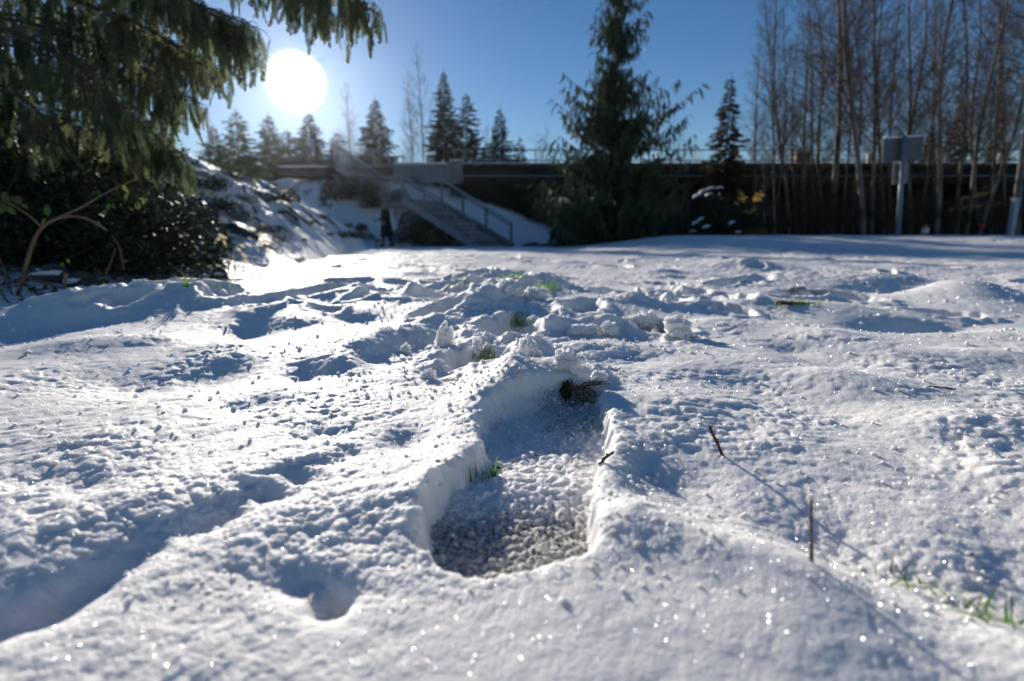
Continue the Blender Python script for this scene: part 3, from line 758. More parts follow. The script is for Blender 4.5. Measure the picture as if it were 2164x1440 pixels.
# ---- bare birches
def bare_tree(seed, H, spread=1.0, first=.3, nb=60, dense=1.0, bark=None, twig=None, wob=.02, fork=False):
    rg = random.Random(seed); tb = MB(); cb = MB()
    w1, w2, ph = rg.uniform(.5, 1.3), rg.uniform(1.2, 2.2), rg.random() * 6
    tp = lambda t: np.array([wob * H * (math.sin(w1 * t * 5 + ph) - math.sin(ph)) * t ** .5, wob * H * (math.cos(w2 * t * 4 + ph) - math.cos(ph)) * t ** .5, H * t])
    r0 = .0068 * H
    tb.tube([tp(k / 14) - (0, 0, .25 * (k == 0)) for k in range(15)], [r0 * (1 - k / 14.6) ** .8 + .004 for k in range(15)], 8)
    def twigs(a, d, l, lvl, r):
        n = 3 if lvl < 2 else 2; p = np.array(a); pts = [p.copy()]
        d = np.array(d) / np.linalg.norm(d)
        for k in range(n):
            d = d + np.array([rg.gauss(0, .13), rg.gauss(0, .13), rg.gauss(.05, .10)]); d /= np.linalg.norm(d)
            p = p + d * l / n; pts.append(p.copy())
        cb.tube(pts, [r * (1 - .75 * k / n) for k in range(n + 1)], 3, False)
        if lvl >= 3 or l < .16: return
        m_ = int({0: 7, 1: 5, 2: 3}[lvl] * dense * (.6 + .4 * min(1.5, l)) + rg.random())
        for k in range(m_):
            s = .18 + .8 * (k + rg.random()) / max(1, m_); j = min(n - 1, int(s * n)); f = s * n - j
            q = pts[j] * (1 - f) + pts[j + 1] * f
            ax = np.cross(d, [rg.gauss(0, 1), rg.gauss(0, 1), rg.gauss(0, 1)]); ax /= np.linalg.norm(ax) + 1e-9
            an = rg.uniform(.45, .85); d2 = d * math.cos(an) + ax * math.sin(an)
            twigs(q, d2, l * rg.uniform(.38, .62) * (1.1 - .5 * s), lvl + 1, max(.0030, r * .5))
    for i in range(nb):
        t = first + (.97 - first) * ((i + rg.random()) / nb); az = i * 2.399 + rg.uniform(-.5, .5)
        l = H * .20 * spread * ((1 - t) ** .6) * rg.uniform(.6, 1.15) + .15; el = rg.uniform(.55, 1.0)
        twigs(tp(t), (math.cos(az) * math.cos(el), math.sin(az) * math.cos(el), math.sin(el)), l, 0, max(.005, r0 * .22 * (1 - t) + .005))
    return tb.mesh('trunk', bark or M_BIRCH, True), cb.mesh('crown', twig or M_TWIG)
BT = [(bare_tree(201, 12, 1.0, .26, 66), 12), (bare_tree(202, 11, .85, .30, 70), 11), (bare_tree(203, 12, 1.1, .22, 66), 12), (bare_tree(204, 9, .8, .24, 48), 9), (bare_tree(205, 13, .9, .34, 66), 13)]
BI = [  # u_base, y, u at v=0, variant, height, label
    (1641, 20.5, 1609, 0, 9.6, 'slim birch at the left end of the birch row, beside the brownish spruce'),
    (1671, 21.5, 1640, 1, 10.5, 'slim dark birch, second in the row, leaning slightly left'),
    (1757, 22.0, 1769, 4, 13.5, 'thick dark birch midway between the row\'s left end and the pale pair'),
    (1829, 18.6, 1819, 0, 13.0, 'straight birch with a pale trunk left of the sign, in front of its darker twin'),
    (1845, 20.2, 1849, 2, 13.5, 'straight darker birch close behind the pale one left of the sign'),
    (1979, 19.0, 2036, 1, 12.0, 'pale birch leaning right, first to the right of the sign pole'),
    (2042, 20.0, 2128, 2, 12.0, 'birch leaning right, second to the right of the sign pole'),
    (2066, 19.2, 2190, 1, 9.0, 'strongly leaning birch with a red mark low on its trunk'),
    (2150, 18.2, 2154, 4, 14.0, 'thick straight birch at the right edge of the photo'),
    (1704, 23.5, 1694, 3, 10.5, 'thin birch behind the second one of the row'),
    (1686, 24.0, 1684, 3, 9.5, 'very thin birch crossing the brown cabinet'),
    (1741, 24.3, 1737, 2, 11.0, 'thin birch just left of the thick dark one'),
    (1781, 24.5, 1790, 1, 11.5, 'thin birch just right of the thick dark one'),
    (1893, 24.0, 1921, 4, 12.5, 'dark birch rising behind the sign board'),
    (1884, 25.3, 1888, 3, 12.0, 'thin birch rising from the left half of the sign board'),
    (1927, 24.6, 1962, 2, 12.0, 'birch rising from the right half of the sign board'),
    (1946, 25.2, 1998, 0, 11.5, 'birch leaning right, just beyond the right side of the sign board'),
    (2018, 23.6, 2034, 3, 12.0, 'thin dark birch between the first two leaning ones'),
    (2098, 24.0, 2112, 1, 11.5, 'dark birch behind the timber rails'),
    (1606, 24.6, 1588, 3, 8.6, 'faint slim birch behind the brownish spruce'),
    (1640, 25.6, 1655, 0, 10.5, 'faint birch between the row\'s first two trunks'),
    (1720, 25.8, 1716, 4, 12.0, 'faint birch in the gap left of the thick dark one'),
    (1805, 25.9, 1800, 1, 12.5, 'faint birch close to the left of the pale one'),
    (1870, 26.0, 1864, 0, 12.5, 'faint birch between the pair and the sign board'),
    (1986, 26.0, 1976, 2, 12.5, 'faint birch behind the first leaning one'),
    (2068, 26.2, 2075, 4, 12.5, 'faint upright birch behind the second leaning one'),
    (2128, 26.0, 2130, 0, 12.5, 'faint birch just left of the rightmost trunk'),
    (2190, 22.0, 2185, 2, 13.0, 'birch reaching in from beyond the right edge'),
    (1619, 19.6, 1596, 3, 4.2, 'thin sapling at the foot of the row\'s first birch')]
for i, (u, y, ut, k, H, lab) in enumerate(BI):
    p = at_y(u, 497, y); g = gzm(p.x, y) - .05; tpz = at_y(ut, 0, y); lx = math.atan2(tpz.x - p.x, tpz.z - g)
    ms, H0 = BT[k]; s_ = H / H0
    kw = 1.25 if 'thick' in lab[:9] else (.72, .95, .82, 1.05)[i % 4]
    root = put_tree('birch_tree', ms, (p.x, y, g), 0, (s_ * kw, s_ * kw, s_), label=lab, cat='tree', group='bare birches at the edge of the wood')
    root.rotation_mode = 'QUATERNION'; root.rotation_quaternion = Matrix.Rotation(lx, 3, 'Y').to_quaternion() @ Matrix.Rotation(i * 1.3, 3, 'Z').to_quaternion()
    if 'red mark' in lab:
        q = MB(); q.tube([(0, 0, .95), (0, 0, 1.12)], .115, 12); q.build('trunk_tape', mat('red_tape', (.45, .04, .05), .6, .1), root)
# ---- bare trees beyond the deck on the left and in the middle
BG = bare_tree(211, 8, 1.25, .12, 46, 1.0, M_DTWIG, M_TWIG, .02)
BG2 = bare_tree(212, 5, 1.9, .05, 40, 1.0, M_DTWIG, M_TWIG, .04)
for i, (u, vt, y, ms, H0, sx_, lab) in enumerate((
        (886, 92, 35, BG, 8, .8, 'tall bare tree left of the tallest spruce'), (862, 160, 36, BG, 8, .7, 'thinner bare tree leaning against the tall one left of the spruces'),
        (730, 175, 46, BG, 8, .8, 'faint bare tree just right of the sun'), (755, 260, 42, BG2, 5, .8, 'faint bare bush left of the landing spruce'),
        (1148, 272, 44, BG2, 5, .8, 'round bare tree between the ragged spruce and the big cedar'), (1018, 265, 40, BG2, 5, .8, 'bare tree between the close spruces and the ragged one'),
        (845, 285, 40, BG2, 5, .8, 'low bare tree above the landing'), (1440, 270, 40, BG2, 5, .9, 'bare tree showing over the railing right of the big cedar'),
        (1490, 300, 42, BG2, 5, .9, 'low bare tree over the railing left of the brownish spruce'), (1180, 318, 48, BG2, 5, 1, 'low bare tree over the railing at the left side of the big cedar'),
        (1600, 230, 38, BG, 8, .8, 'bare tree beyond the railing behind the row\'s left end'), (1950, 170, 36, BG, 8, 1, 'bare tree beyond the overpass right of the sign'), (2110, 130, 37, BG, 8, 1, 'bare tree beyond the overpass near the right edge'),
        (1780, 140, 37, BG, 8, 1, 'bare tree beyond the overpass behind the thick birch'), (1690, 190, 38, BG, 8, 1, 'bare tree beyond the overpass behind the brown cabinet'), (1860, 240, 40, BG2, 5, 1, 'low bare tree beyond the overpass left of the sign'))):
    p = at_y(u, vt, y); g = gzm(p.x, y); s_ = (p.z - g) / H0
    put_tree('bare_tree', ms, (p.x, y, g), i * 1.1, (s_ * sx_, s_ * sx_, s_), label=lab, cat='tree', group='bare trees beyond the overpass')

# ---- leafy shrubs
def shrub(seed, rx, ry, rz_, n, leaf, m_leaf, m_stem, twigs=10, narrow=.5, up=.3):
    rg = random.Random(seed); qb = QB(); tb = MB()
    for i in range(twigs):
        az = rg.random() * 6.28; e = rg.uniform(.3, 1.3); d = np.array([math.cos(az) * math.cos(e) * rx, math.sin(az) * math.cos(e) * ry, math.sin(e) * rz_])
        tb.tube([(0, 0, -.05), d * .5 + (0, 0, .05), d * rg.uniform(.9, 1.1)], [.008, .005, .002], 4, False)
    cl = [(rg.gauss(0, .5), rg.gauss(0, .5), abs(rg.gauss(.3, .4))) for _ in range(max(6, n // 60))]
    for i in range(n):
        c = cl[rg.randrange(len(cl))]; q = np.array([c[0] + rg.gauss(0, .17), c[1] + rg.gauss(0, .17), max(-.05, c[2] + rg.gauss(0, .15))])
        k = np.linalg.norm(q); q = q / max(1, k / 1.02) * np.array([rx, ry, rz_])
        d = np.array([rg.gauss(0, 1), rg.gauss(0, 1), rg.gauss(up, .6)]); d /= np.linalg.norm(d)
        nn = np.array([rg.gauss(0, .6), rg.gauss(0, .6), 1]); s = np.cross(d, nn); s /= np.linalg.norm(s) + 1e-9
        l = leaf * rg.uniform(.6, 1.25)
        qb.add([[q, q + d * l * .5 + s * l * narrow * .5, q + d * l, q + d * l * .5 - s * l * narrow * .5]])
    return qb.mesh('foliage', m_leaf), tb.mesh('stems', m_stem)
def put_shrub(name, ms, loc, rz, sc, **k):
    root = empty(name, loc, rz); root.scale = sc if not np.isscalar(sc) else (sc,) * 3
    link('foliage', ms[0], root); link('stems', ms[1], root); tag(root, **k); return root
SH = [shrub(301, 1, 1, .8, 2600, .085, M_LEAF, M_DTWIG, 22), shrub(302, 1, 1, .7, 2200, .10, M_LEAFD, M_DTWIG, 20, .45), shrub(303, 1, 1, .9, 1500, .12, M_LEAFD, M_DTWIG, 24, .3)]
def on_bank(u, v, y0=1.5, y1=24):
    """first point where the ray through a photo pixel meets the land"""
    a, b, c = ray(u, v); ys_ = np.linspace(y0, y1, 500); t = ys_ / b; x = a * t; z = CAM_Z + c * t
    h = land(x[None], ys_[None], np.full((1, 500), .05))[0][0]; k = np.argmax(z < h); k = k if z[k] < h[k] else 499
    return x[k], ys_[k], h[k]
sb = [  # u, v, size px, variant, label
    (470, 420, 60, 1, 'dark shrub on the bank just right of the hanging boughs'), (575, 400, 52, 1, 'brownish dark shrub high on the snowy bank'), (610, 372, 36, 0, 'shrub at the crest of the bank under the sun'),
    (500, 352, 60, 0, 'leafy shrub on the skyline of the bank, left part'), (560, 345, 50, 0, 'leafy shrub on the skyline of the bank, middle part'), (445, 372, 60, 1, 'dark shrub on the bank behind the hanging boughs'),
    (540, 478, 34, 1, 'dark round shrub in the middle of the snowy bank'), (590, 500, 30, 2, 'low dark shrub in the lower middle of the bank'), (505, 455, 26, 0, 'small shrub left of the dark round one on the bank'),
    (655, 470, 12, 0, 'tiny shrub on the upper part of the bank'), (695, 492, 12, 1, 'tiny dark shrub poking from the bank snow'), (720, 490, 24, 1, 'low shrub near the outer end of the bank'),
    (745, 490, 26, 1, 'dark shrub at the outer end of the bank'), (770, 498, 22, 0, 'yellowish green shrub at the tip of the bank in front of the walker'), (735, 475, 14, 0, 'small leafy tuft on the ridge of the bank'),
    (630, 545, 16, 1, 'small dark shrub at the foot of the bank'), (560, 520, 18, 2, 'small twiggy shrub low on the bank'), (640, 505, 10, 1, 'tiny shrub low on the bank'),
    (680, 460, 9, 1, 'tiniest shrub near the bank ridge'), (600, 450, 12, 1, 'small shrub in the open snow of the bank'), (525, 420, 24, 0, 'small shrub below the skyline shrubs of the bank')]
for i, (u, v, px, k, lab) in enumerate(sb):
    x, y, z = on_bank(u, v + px * .4); s_ = px / F_PX * y * 1.0
    put_shrub('evergreen_shrub', SH[k], (x, y, z - .1 * s_), i * 1.3, (s_, s_, s_ * .95), label=lab, cat='shrub', group='shrubs on the left bank')
# near thicket under the boughs
SN = [shrub(311, .5, .45, .5, 2600, .045, M_LEAFD, M_DTWIG, 26), shrub(312, .45, .45, .42, 2200, .04, M_LEAF, M_DTWIG, 24), shrub(313, .5, .4, .36, 1500, .05, M_LEAFD, M_DTWIG, 40, .3)]
for i, (x, y, s_, k, lab) in enumerate((
        (-2.35, 2.45, 1.1, 0, 'dark leafy thicket at the left edge behind the arching stem'), (-1.95, 2.75, .9, 0, 'dark thicket behind the snow-dusted litter'), (-1.98, 3.1, .55, 2, 'twiggy dark thicket left of the pale dry plant'),
        (-2.9, 2.9, 1.5, 1, 'tall leafy thicket under the boughs at far left'), (-2.65, 3.3, 1.2, 0, 'tall dark thicket in the middle under the boughs'), (-2.85, 4.0, 1.1, 1, 'leafy thicket behind the dark undergrowth'),
        (-2.4, 3.6, .75, 0, 'dark low thicket at the foot of the bank'), (-3.6, 3.6, 2.0, 0, 'highest dark thicket at the left edge'), (-3.1, 4.4, 1.6, 2, 'dark twiggy thicket near the cedar trunk'), (-3.75, 5.4, 1.3, 1, 'thicket where the boughs meet the bank'),
        (-1.70, 2.35, .24, 2, 'low tangle of twigs at the edge of the snow'), (-2.0, 2.05, .55, 2, 'low tangle of twigs behind the arching stem'))):
    put_shrub('thicket', SN[k], (x, y, gzm(x, y) - .06), i * .9, s_, label=lab, cat='shrub', group='dark thicket under the near cedar')

for i, (u, v, y, s_, k, lab) in enumerate((
        (20, 560, 2.25, .62, 0, 'leafy undergrowth at the left edge low behind the arching stem'), (120, 520, 2.35, .62, 0, 'dark undergrowth framed by the arching stem'),
        (215, 545, 2.35, .50, 0, 'dark undergrowth behind the snow-capped stones'), (290, 560, 2.5, .36, 2, 'twiggy undergrowth behind the long dry stick'),
        (365, 555, 2.75, .42, 0, 'dark undergrowth left of the pale dry plant, nearer half'), (425, 560, 3.1, .30, 1, 'leafy undergrowth right behind the pale dry plant'),
        (330, 480, 3.2, .75, 0, 'dark undergrowth in the middle distance below the boughs'), (385, 480, 3.9, .60, 0, 'dark undergrowth meeting the snowy bank below the boughs'),
        (240, 470, 3.0, .75, 1, 'leafy undergrowth in the dark middle below the boughs'), (150, 440, 2.9, .8, 0, 'dark undergrowth above the arch of the stem'),
        (60, 450, 2.7, .75, 1, 'leafy undergrowth above the arching stem at the left edge'), (505, 568, 3.4, .22, 2, 'small twiggy undergrowth just right of the pale dry plant'),
        (395, 575, 2.35, .28, 2, 'small dark tangle at the end of the long dry stick'))):
    p = at_y(u, v, y); put_shrub('thicket', SN[k], (p.x, y, max(p.z - s_ * .22, gzm(p.x, y) - .05)), i * 1.1, s_, label=lab, cat='shrub', group='dark thicket under the near cedar')

# shrubs and brush by the wood on the right
M_BRUSH = mat('brown_brush', (.085, .060, .043), .9, .4, 3)
SB = bare_tree(221, 2.4, 2.6, .04, 40, 1.1, M_BRUSH, M_BRUSH, .05)
br_ = [(1395, 21, 1.0, 'brown bare bush just right of the big cedar'), (1440, 22, .9, 'brown bare bush at the left edge of the snow-dusted shrub'), (1520, 21.5, .8, 'brown bare bush hidden behind the snow-dusted shrub'),
       (1600, 22.5, 1.0, 'brown bare bush behind the thin sapling'), (1632, 21, .8, 'small brown bare bush at the foot of the leftmost birch'), (1665, 22, 1.1, 'brown bare bush at the foot of the second birch of the row'),
       (1705, 20.5, .9, 'brown bare bush below the brown cabinet'), (1740, 21.5, 1.1, 'tall brown bare bush at the foot of the thick dark birch'), (1785, 20.3, 1.0, 'brown bare bush midway between the thick dark birch and the pale one'),
       (1815, 22.5, 1.2, 'tall brown bare bush directly behind the pale birch'), (1862, 21.5, 1.1, 'brown bare bush between the two straight birches and the sign pole'), (1890, 19.5, .8, 'small brown bare bush at the foot of the sign pole'),
       (1930, 21.5, .9, 'brown bare bush behind the orange marker'), (1975, 22.5, 1.1, 'brown bare bush at the foot of the first leaning birch'), (2015, 21.4, .8, 'small brown bare bush below the left end of the timber rails'),
       (2060, 22.4, 1.0, 'brown bare bush in front of the timber rails'), (2108, 21.0, .9, 'brown bare bush below the right end of the timber rails'), (2150, 22.5, 1.1, 'brown bare bush behind the rightmost birch'),
       (1180, 23.5, .8, 'brown bare bush at the left skirt of the big cedar'), (1350, 23, 1.1, 'brown bare bush behind the big cedar'), (1560, 25, 1.2, 'brown bare bush under the deck behind the brownish spruce')]
for i, (u, y, s_, lab) in enumerate(br_):
    p = at_y(u, 500, y); g = gzm(p.x, y)
    put_tree('bare_bush', SB, (p.x, y, g), i * 1.9, s_, label=lab, cat='bush', group='bare brown bushes in front of the overpass')
SE = shrub(331, 1.25, 1.0, 1.35, 5200, .13, M_LEAFD, M_DTWIG, 40, .35)
def evg(u, y, s_, lab, nm='evergreen_shrub'):
    p = at_y(u, 500, y); g = gzm(p.x, y); return put_shrub(nm, SE, (p.x, y, g - .05), u, s_, label=lab, cat='shrub')
e1 = evg(1530, 18.2, (1.05, 1, 1.25), 'dark evergreen shrub with dustings of snow and a few yellow leaves')
rg9 = random.Random(31); e1m = (Matrix.Translation(e1.location) @ Matrix.Rotation(e1.rotation_euler.z, 4, 'Z') @ Matrix.Diagonal((*e1.scale, 1))).inverted()
def lump0(name, m_, size, seed):
    bm = bmesh.new(); bmesh.ops.create_icosphere(bm, subdivisions=3, radius=1); co = np.array([v.co[:] for v in bm.verts])
    n_ = pnoise(co[:, 0] * 1.6 + seed, co[:, 1] * 1.6 + co[:, 2], seed); co = co * (1 + .45 * n_)[:, None] * np.array(size); co[:, 2] -= .9 * np.abs(co[:, 0]) ** 1.5
    for v, c in zip(bm.verts, co): v.co = c
    me = bpy.data.meshes.new(name); bm.to_mesh(me); bm.free(); me.materials.append(m_); me.polygons.foreach_set('use_smooth', np.full(len(me.polygons), True)); return me
for i, (u, v, l, tl) in enumerate(((1472, 412, .16, .5), (1486, 402, .17, .4), (1502, 397, .13, .2), (1497, 410, .10, .5), (1520, 396, .10, 0), (1468, 470, .12, .5), (1480, 462, .10, .5), (1492, 478, .11, .4), (1462, 488, .09, .3), (1545, 470, .09, .6), (1560, 490, .06, .2))):
    o = link('snow_patch', lump0('snow_patch', M_SNOWCAP, (l, .12, .028), i), e1, at_y(u, v, 17.15)); o.rotation_euler = (0, -tl, .3); o.matrix_parent_inverse = e1m
qb = QB(); rg = random.Random(9)
for (u, v) in ((1566, 410), (1572, 420), (1560, 425), (1604, 418), (1612, 412), (1590, 446), (1583, 449), (1600, 425)):
    a = np.array(at_y(u, v, 17.1))
    for k in range(7):
        c = a + np.array([rg.gauss(0, .06), rg.gauss(0, .1), rg.gauss(0, .045)]); d = np.array([rg.gauss(0, .05), 0.02, rg.gauss(0, .04)]); e = np.array([rg.gauss(0, .03), .01, .05])
        qb.add([[c, c + d + e * .4, c + e, c - d + e * .4]])
o = link('yellow_leaves', qb.mesh('yellow_leaves', mat('yellow_leaf', (.42, .30, .07), .6, .2, 9, trans=.3)), e1)
o.matrix_parent_inverse = (Matrix.Translation(e1.location) @ Matrix.Rotation(e1.rotation_euler.z, 4, 'Z') @ Matrix.Diagonal((*e1.scale, 1))).inverted()
evg(1395, 19.5, (.9, 1, .8), 'low dark evergreen shrub between the big cedar and the snow-dusted shrub')
evg(1250, 18.2, (1.1, 1, .8), 'wide dark evergreen shrub at the left foot of the big cedar')
evg(1360, 17.6, (1.3, 1, .75), 'wide dark evergreen shrub at the right foot of the big cedar')
evg(1215, 21.5, (.8, 1, .9), 'dark evergreen shrub on the embankment left of the big cedar')
evg(1160, 27.4, (1.2, .6, 1.0), 'dark shrub in the shade below the overpass left of the big cedar')
evg(1040, 27.8, (2.2, .6, .6), 'dark shrub on top of the embankment below the girder')
evg(880, 22.9, (.9, .7, .5), 'dark shrub under the stair landing')
for (u, y, s_, lab) in ((742, 25.7, (1.0, .6, .8), 'dark shrub under the top of the stairs'), (790, 25.2, (1.1, .6, .85), 'dark shrub under the upper flight of the stairs'), (850, 25.3, (.7, .5, .6), 'dark shrub just above the stair landing\'s left corner'),
        (905, 23.9, (1.0, .6, .75), 'dark shrub behind the support posts of the landing'), (955, 23.4, (.6, .4, .4), 'dark shrub behind the lower flight of the stairs'),
        (1000, 27.5, (1.3, .5, .55), 'dark shrub under the left end of the girder'), (1062, 27.5, (1.3, .5, 1.0), 'dark shrub left of the first pier'), (1122, 27.5, (1.1, .5, 1.2), 'dark shrub right of the first pier'), (1205, 26.8, (1.1, .5, 1.5), 'tall dark shrub under the deck beside the big cedar')):
    evg(u, y, s_, lab)
evg(930, 22.4, (.9, .5, .28), 'low dark shrub under the lower flight of the stairs')
evg(1125, 22.6, (.35, .35, .18), 'small dark shrub on the snow right of the stair foot')
evg(1155, 22.8, (.35, .35, .14), 'smaller dark shrub next to the foot of the big cedar\'s left skirt')
evg(1010, 29.5, (1.8, 1, 1.5), 'dark evergreen beyond the left end of the girder')
evg(1085, 29.8, (1.6, 1, 1.7), 'dark evergreen beyond the first pier of the overpass')
evg(765, 23.6, (.35, .3, .25), 'bare-looking shrub on the embankment behind the walker')
evg(1610, 26.2, (1.6, 1, 1.6), 'dark evergreen mass under the overpass behind the leftmost birches')
evg(1960, 26.0, (2.0, 1, 1.5), 'dark evergreen mass under the overpass behind the leaning birches')
evg(1750, 26.2, (2.0, 1, 1.4), 'dark evergreen mass under the overpass behind the thick birch')
evg(2140, 25.8, (1.8, 1, 1.5), 'dark evergreen mass under the overpass near the right edge')
# mound of dead grass
qb = QB(); rg = random.Random(4)
for i in range(1800):
    a = rg.random() * 6.28; r = rg.random() ** .6; p = np.array([math.cos(a) * r * .95, math.sin(a) * r * .5, .30 * (1 - r * r)])
    d = np.array([rg.gauss(0, .1), rg.gauss(0, .1), rg.uniform(.03, .16)]); s = np.array([.012, .004, 0])
    qb.add([[p - s, p + s, p + d + s * .2, p + d - s * .2]])
p = at_y(1590, 503, 17.4); g_ = link('grass_clump', qb.mesh('grass_clump', mat('dead_grass', (.12, .085, .045), .9, .3, 3)), None, (p.x, 17.4, gzm(p.x, 17.4) - .02)); tag(g_, 'brown mound of dead grass right of the snow-dusted shrub', 'grass')

# ================================================================ the near cedar with hanging boughs
nc = tag(empty('cedar_tree', (-4.3, 3.9, gzm(-4.3, 3.9))), 'near cedar whose hanging boughs fill the top left in front of the sun', 'tree')
NL = Vector(nc.location)
b = MB(); b.tube([(0, 0, -.3), (.05, 0, 1), (.1, .05, 2.5), (.05, 0, 4.5), (0, 0, 7)], [.24, .2, .17, .12, .03], 14); b.build('trunk', M_BARK, nc, True)
def bough(pts, n, seed, lmin=.13, lmax=.26, side=.16, rad=.012):
    """pts: (u, v, y) waypoints; sprays hang along the bough and its side twigs"""
    rg = random.Random(seed)
    P = np.array([np.array(at_y(u, v, y)) for u, v, y in pts]); tt = np.linspace(0, 1, len(P)); ts = np.linspace(0, 1, 18)
    Cc = np.stack([np.interp(ts, tt, P[:, i]) for i in range(3)], -1)
    for _ in range(3): Cc[1:-1] = (Cc[:-2] + Cc[1:-1] * 2 + Cc[2:]) / 4
    Cc -= np.array(NL)
    tb = MB(); qb = QB(); tb.tube(Cc, np.linspace(rad, .0022, 18), 6, False)
    for i in range(int(n * 1.7)):
        t = rg.random() ** .8; p = np.array([np.interp(t, ts, Cc[:, k]) for k in range(3)])
        a = rg.random() * 6.28; off = rg.random() * side * (1.15 - .55 * t)
        e = p + np.array([math.cos(a) * off * 1.1, math.sin(a) * off, -off * rg.uniform(.1, .7)])
        if off > .04: tb.tube([p, (p + e) / 2 + (0, 0, .012), e], [.0028, .002, .0014], 3, False)
        L_ = (lmin * .7 + (lmax * 1.05 - lmin * .7) * rg.random() ** 1.5) * (1.1 - .35 * t)
        place(qb, T_FINE[rg.randrange(7)], e, rg.uniform(-.9, .9), rg.uniform(-.40, .48), L_, rg.uniform(-1.4, 1.4), rg.uniform(.5, .95))
    fo = qb.mesh('foliage', M_CEDN)
    tw = tb.build('bough', M_BARK, nc); link('foliage', fo, tw)
bough([(-260, -330, 3.2), (150, -260, 2.9), (480, -150, 2.6), (700, -60, 2.4), (772, 20, 2.35)], 150, 1, .12, .20, .14)
bough([(-260, -200, 3.3), (200, -150, 3.0), (450, -90, 2.8), (620, -30, 2.6), (690, 30, 2.55)], 130, 2, .12, .2, .14)
bough([(-260, -200, 2.8), (100, -120, 2.6), (330, -40, 2.5), (470, 40, 2.4), (515, 90, 2.4)], 130, 3)
bough([(-260, -120, 3.6), (200, -60, 3.3), (420, 10, 3.1), (545, 60, 3.0)], 120, 4, .14, .24)
bough([(-260, -60, 3.1), (100, -20, 2.8), (300, 50, 2.6), (430, 140, 2.5)], 120, 5)
bough([(-260, 20, 3.4), (50, 40, 3.0), (260, 110, 2.8), (400, 220, 2.7)], 110, 6)
bough([(-260, 0, 2.6), (20, 60, 2.4), (160, 130, 2.3), (250, 230, 2.25)], 90, 7, .12, .22)
bough([(-260, 120, 3.3), (60, 130, 3.0), (230, 200, 2.9), (320, 280, 2.8), (375, 335, 2.8)], 110, 8, .13, .24, .12)
bough([(-260, 150, 2.7), (-40, 160, 2.5), (70, 220, 2.4), (115, 290, 2.35)], 60, 9, .12, .22, .10)
bough([(-260, 230, 3.6), (60, 240, 3.3), (260, 270, 3.2), (350, 320, 3.1)], 90, 10, .14, .24)
bough([(-260, -280, 2.5), (60, -200, 2.3), (250, -120, 2.2), (380, -60, 2.2)], 100, 11)
bough([(-260, -80, 4.2), (150, -20, 3.9), (350, 80, 3.7), (470, 150, 3.6)], 120, 12, .16, .28)
bough([(-260, 80, 4.4), (100, 100, 4.0), (260, 160, 3.8), (380, 250, 3.7)], 110, 13, .16, .28)
bough([(-260, 200, 4.2), (0, 220, 3.9), (150, 260, 3.8), (260, 320, 3.7)], 100, 14, .16, .28)
bough([(-260, -250, 5.0), (100, -150, 4.8), (330, -40, 4.6), (450, 60, 4.5)], 130, 16, .2, .34, .2)
bough([(-260, -60, 5.2), (60, 0, 5.0), (230, 60, 4.8), (360, 150, 4.7)], 120, 17, .2, .34, .2)
bough([(-260, 90, 5.2), (30, 120, 5.0), (180, 180, 4.8), (300, 270, 4.7)], 110, 18, .2, .34, .2)
bough([(-260, 0, 3.9), (120, 40, 3.7), (300, 120, 3.6), (400, 210, 3.5)], 110, 19, .15, .26, .16)
bough([(300, -200, 2.6), (520, -120, 2.45), (640, -60, 2.4), (730, -10, 2.3)], 90, 15, .10, .18, .10, .008)

# ================================================================ small things in and on the snow
M_TW = mat('brown_twig', (.085, .045, .025), .8, .3, 60); M_TWR = mat('rusty_cedar_sprig', (.25, .075, .030), .7, .25, 50, trans=.3)
def surf(u, v, dz=0.0):
    """ground point under a photo pixel on the real snow surface"""
    a, b, c = ray(u, v); ts = np.geomspace(.2, 30, 1600); x = a * ts; y = b * ts; z = CAM_Z + c * ts
    h, _ = land(x[None], y[None], np.full((1, 1600), .002)); h = h[0]; k = int(np.argmax(z < h))
    return Vector((x[k], y[k], h[k] + dz))
SRF = {}
def tuft(u, v, n, h, wd, seed, m_=None, lean=.6):
    rg = random.Random(seed); qb = QB(); p0 = surf(u, v); 
    for i in range(n):
        a = rg.random() * 6.28; r = wd * rg.random() ** .7; q = np.array([math.cos(a) * r, math.sin(a) * r * .6, -.004])
        az = rg.random() * 6.28; l = h * rg.uniform(.5, 1.2); le = rg.uniform(.1, lean * 1.5); w_ = h * .045 * rg.uniform(.7, 1.4)
        sd_ = np.array([-math.sin(az + .5), math.cos(az + .5), 0]) * w_; pr = q
        for k in range(3):
            s = (k + 1) / 3; nx = q + np.array([math.cos(az) * l * le * s * s, math.sin(az) * l * le * s * s, l * s * (1 - .35 * le * s)])
            qb.add([[pr - sd_ * (1 - k / 3.2), pr + sd_ * (1 - k / 3.2), nx + sd_ * (1 - (k + 1) / 3.2), nx - sd_ * (1 - (k + 1) / 3.2)]]); pr = nx
    return link('grass_tuft', qb.mesh('grass_tuft', m_ or M_GRASS), None, p0)
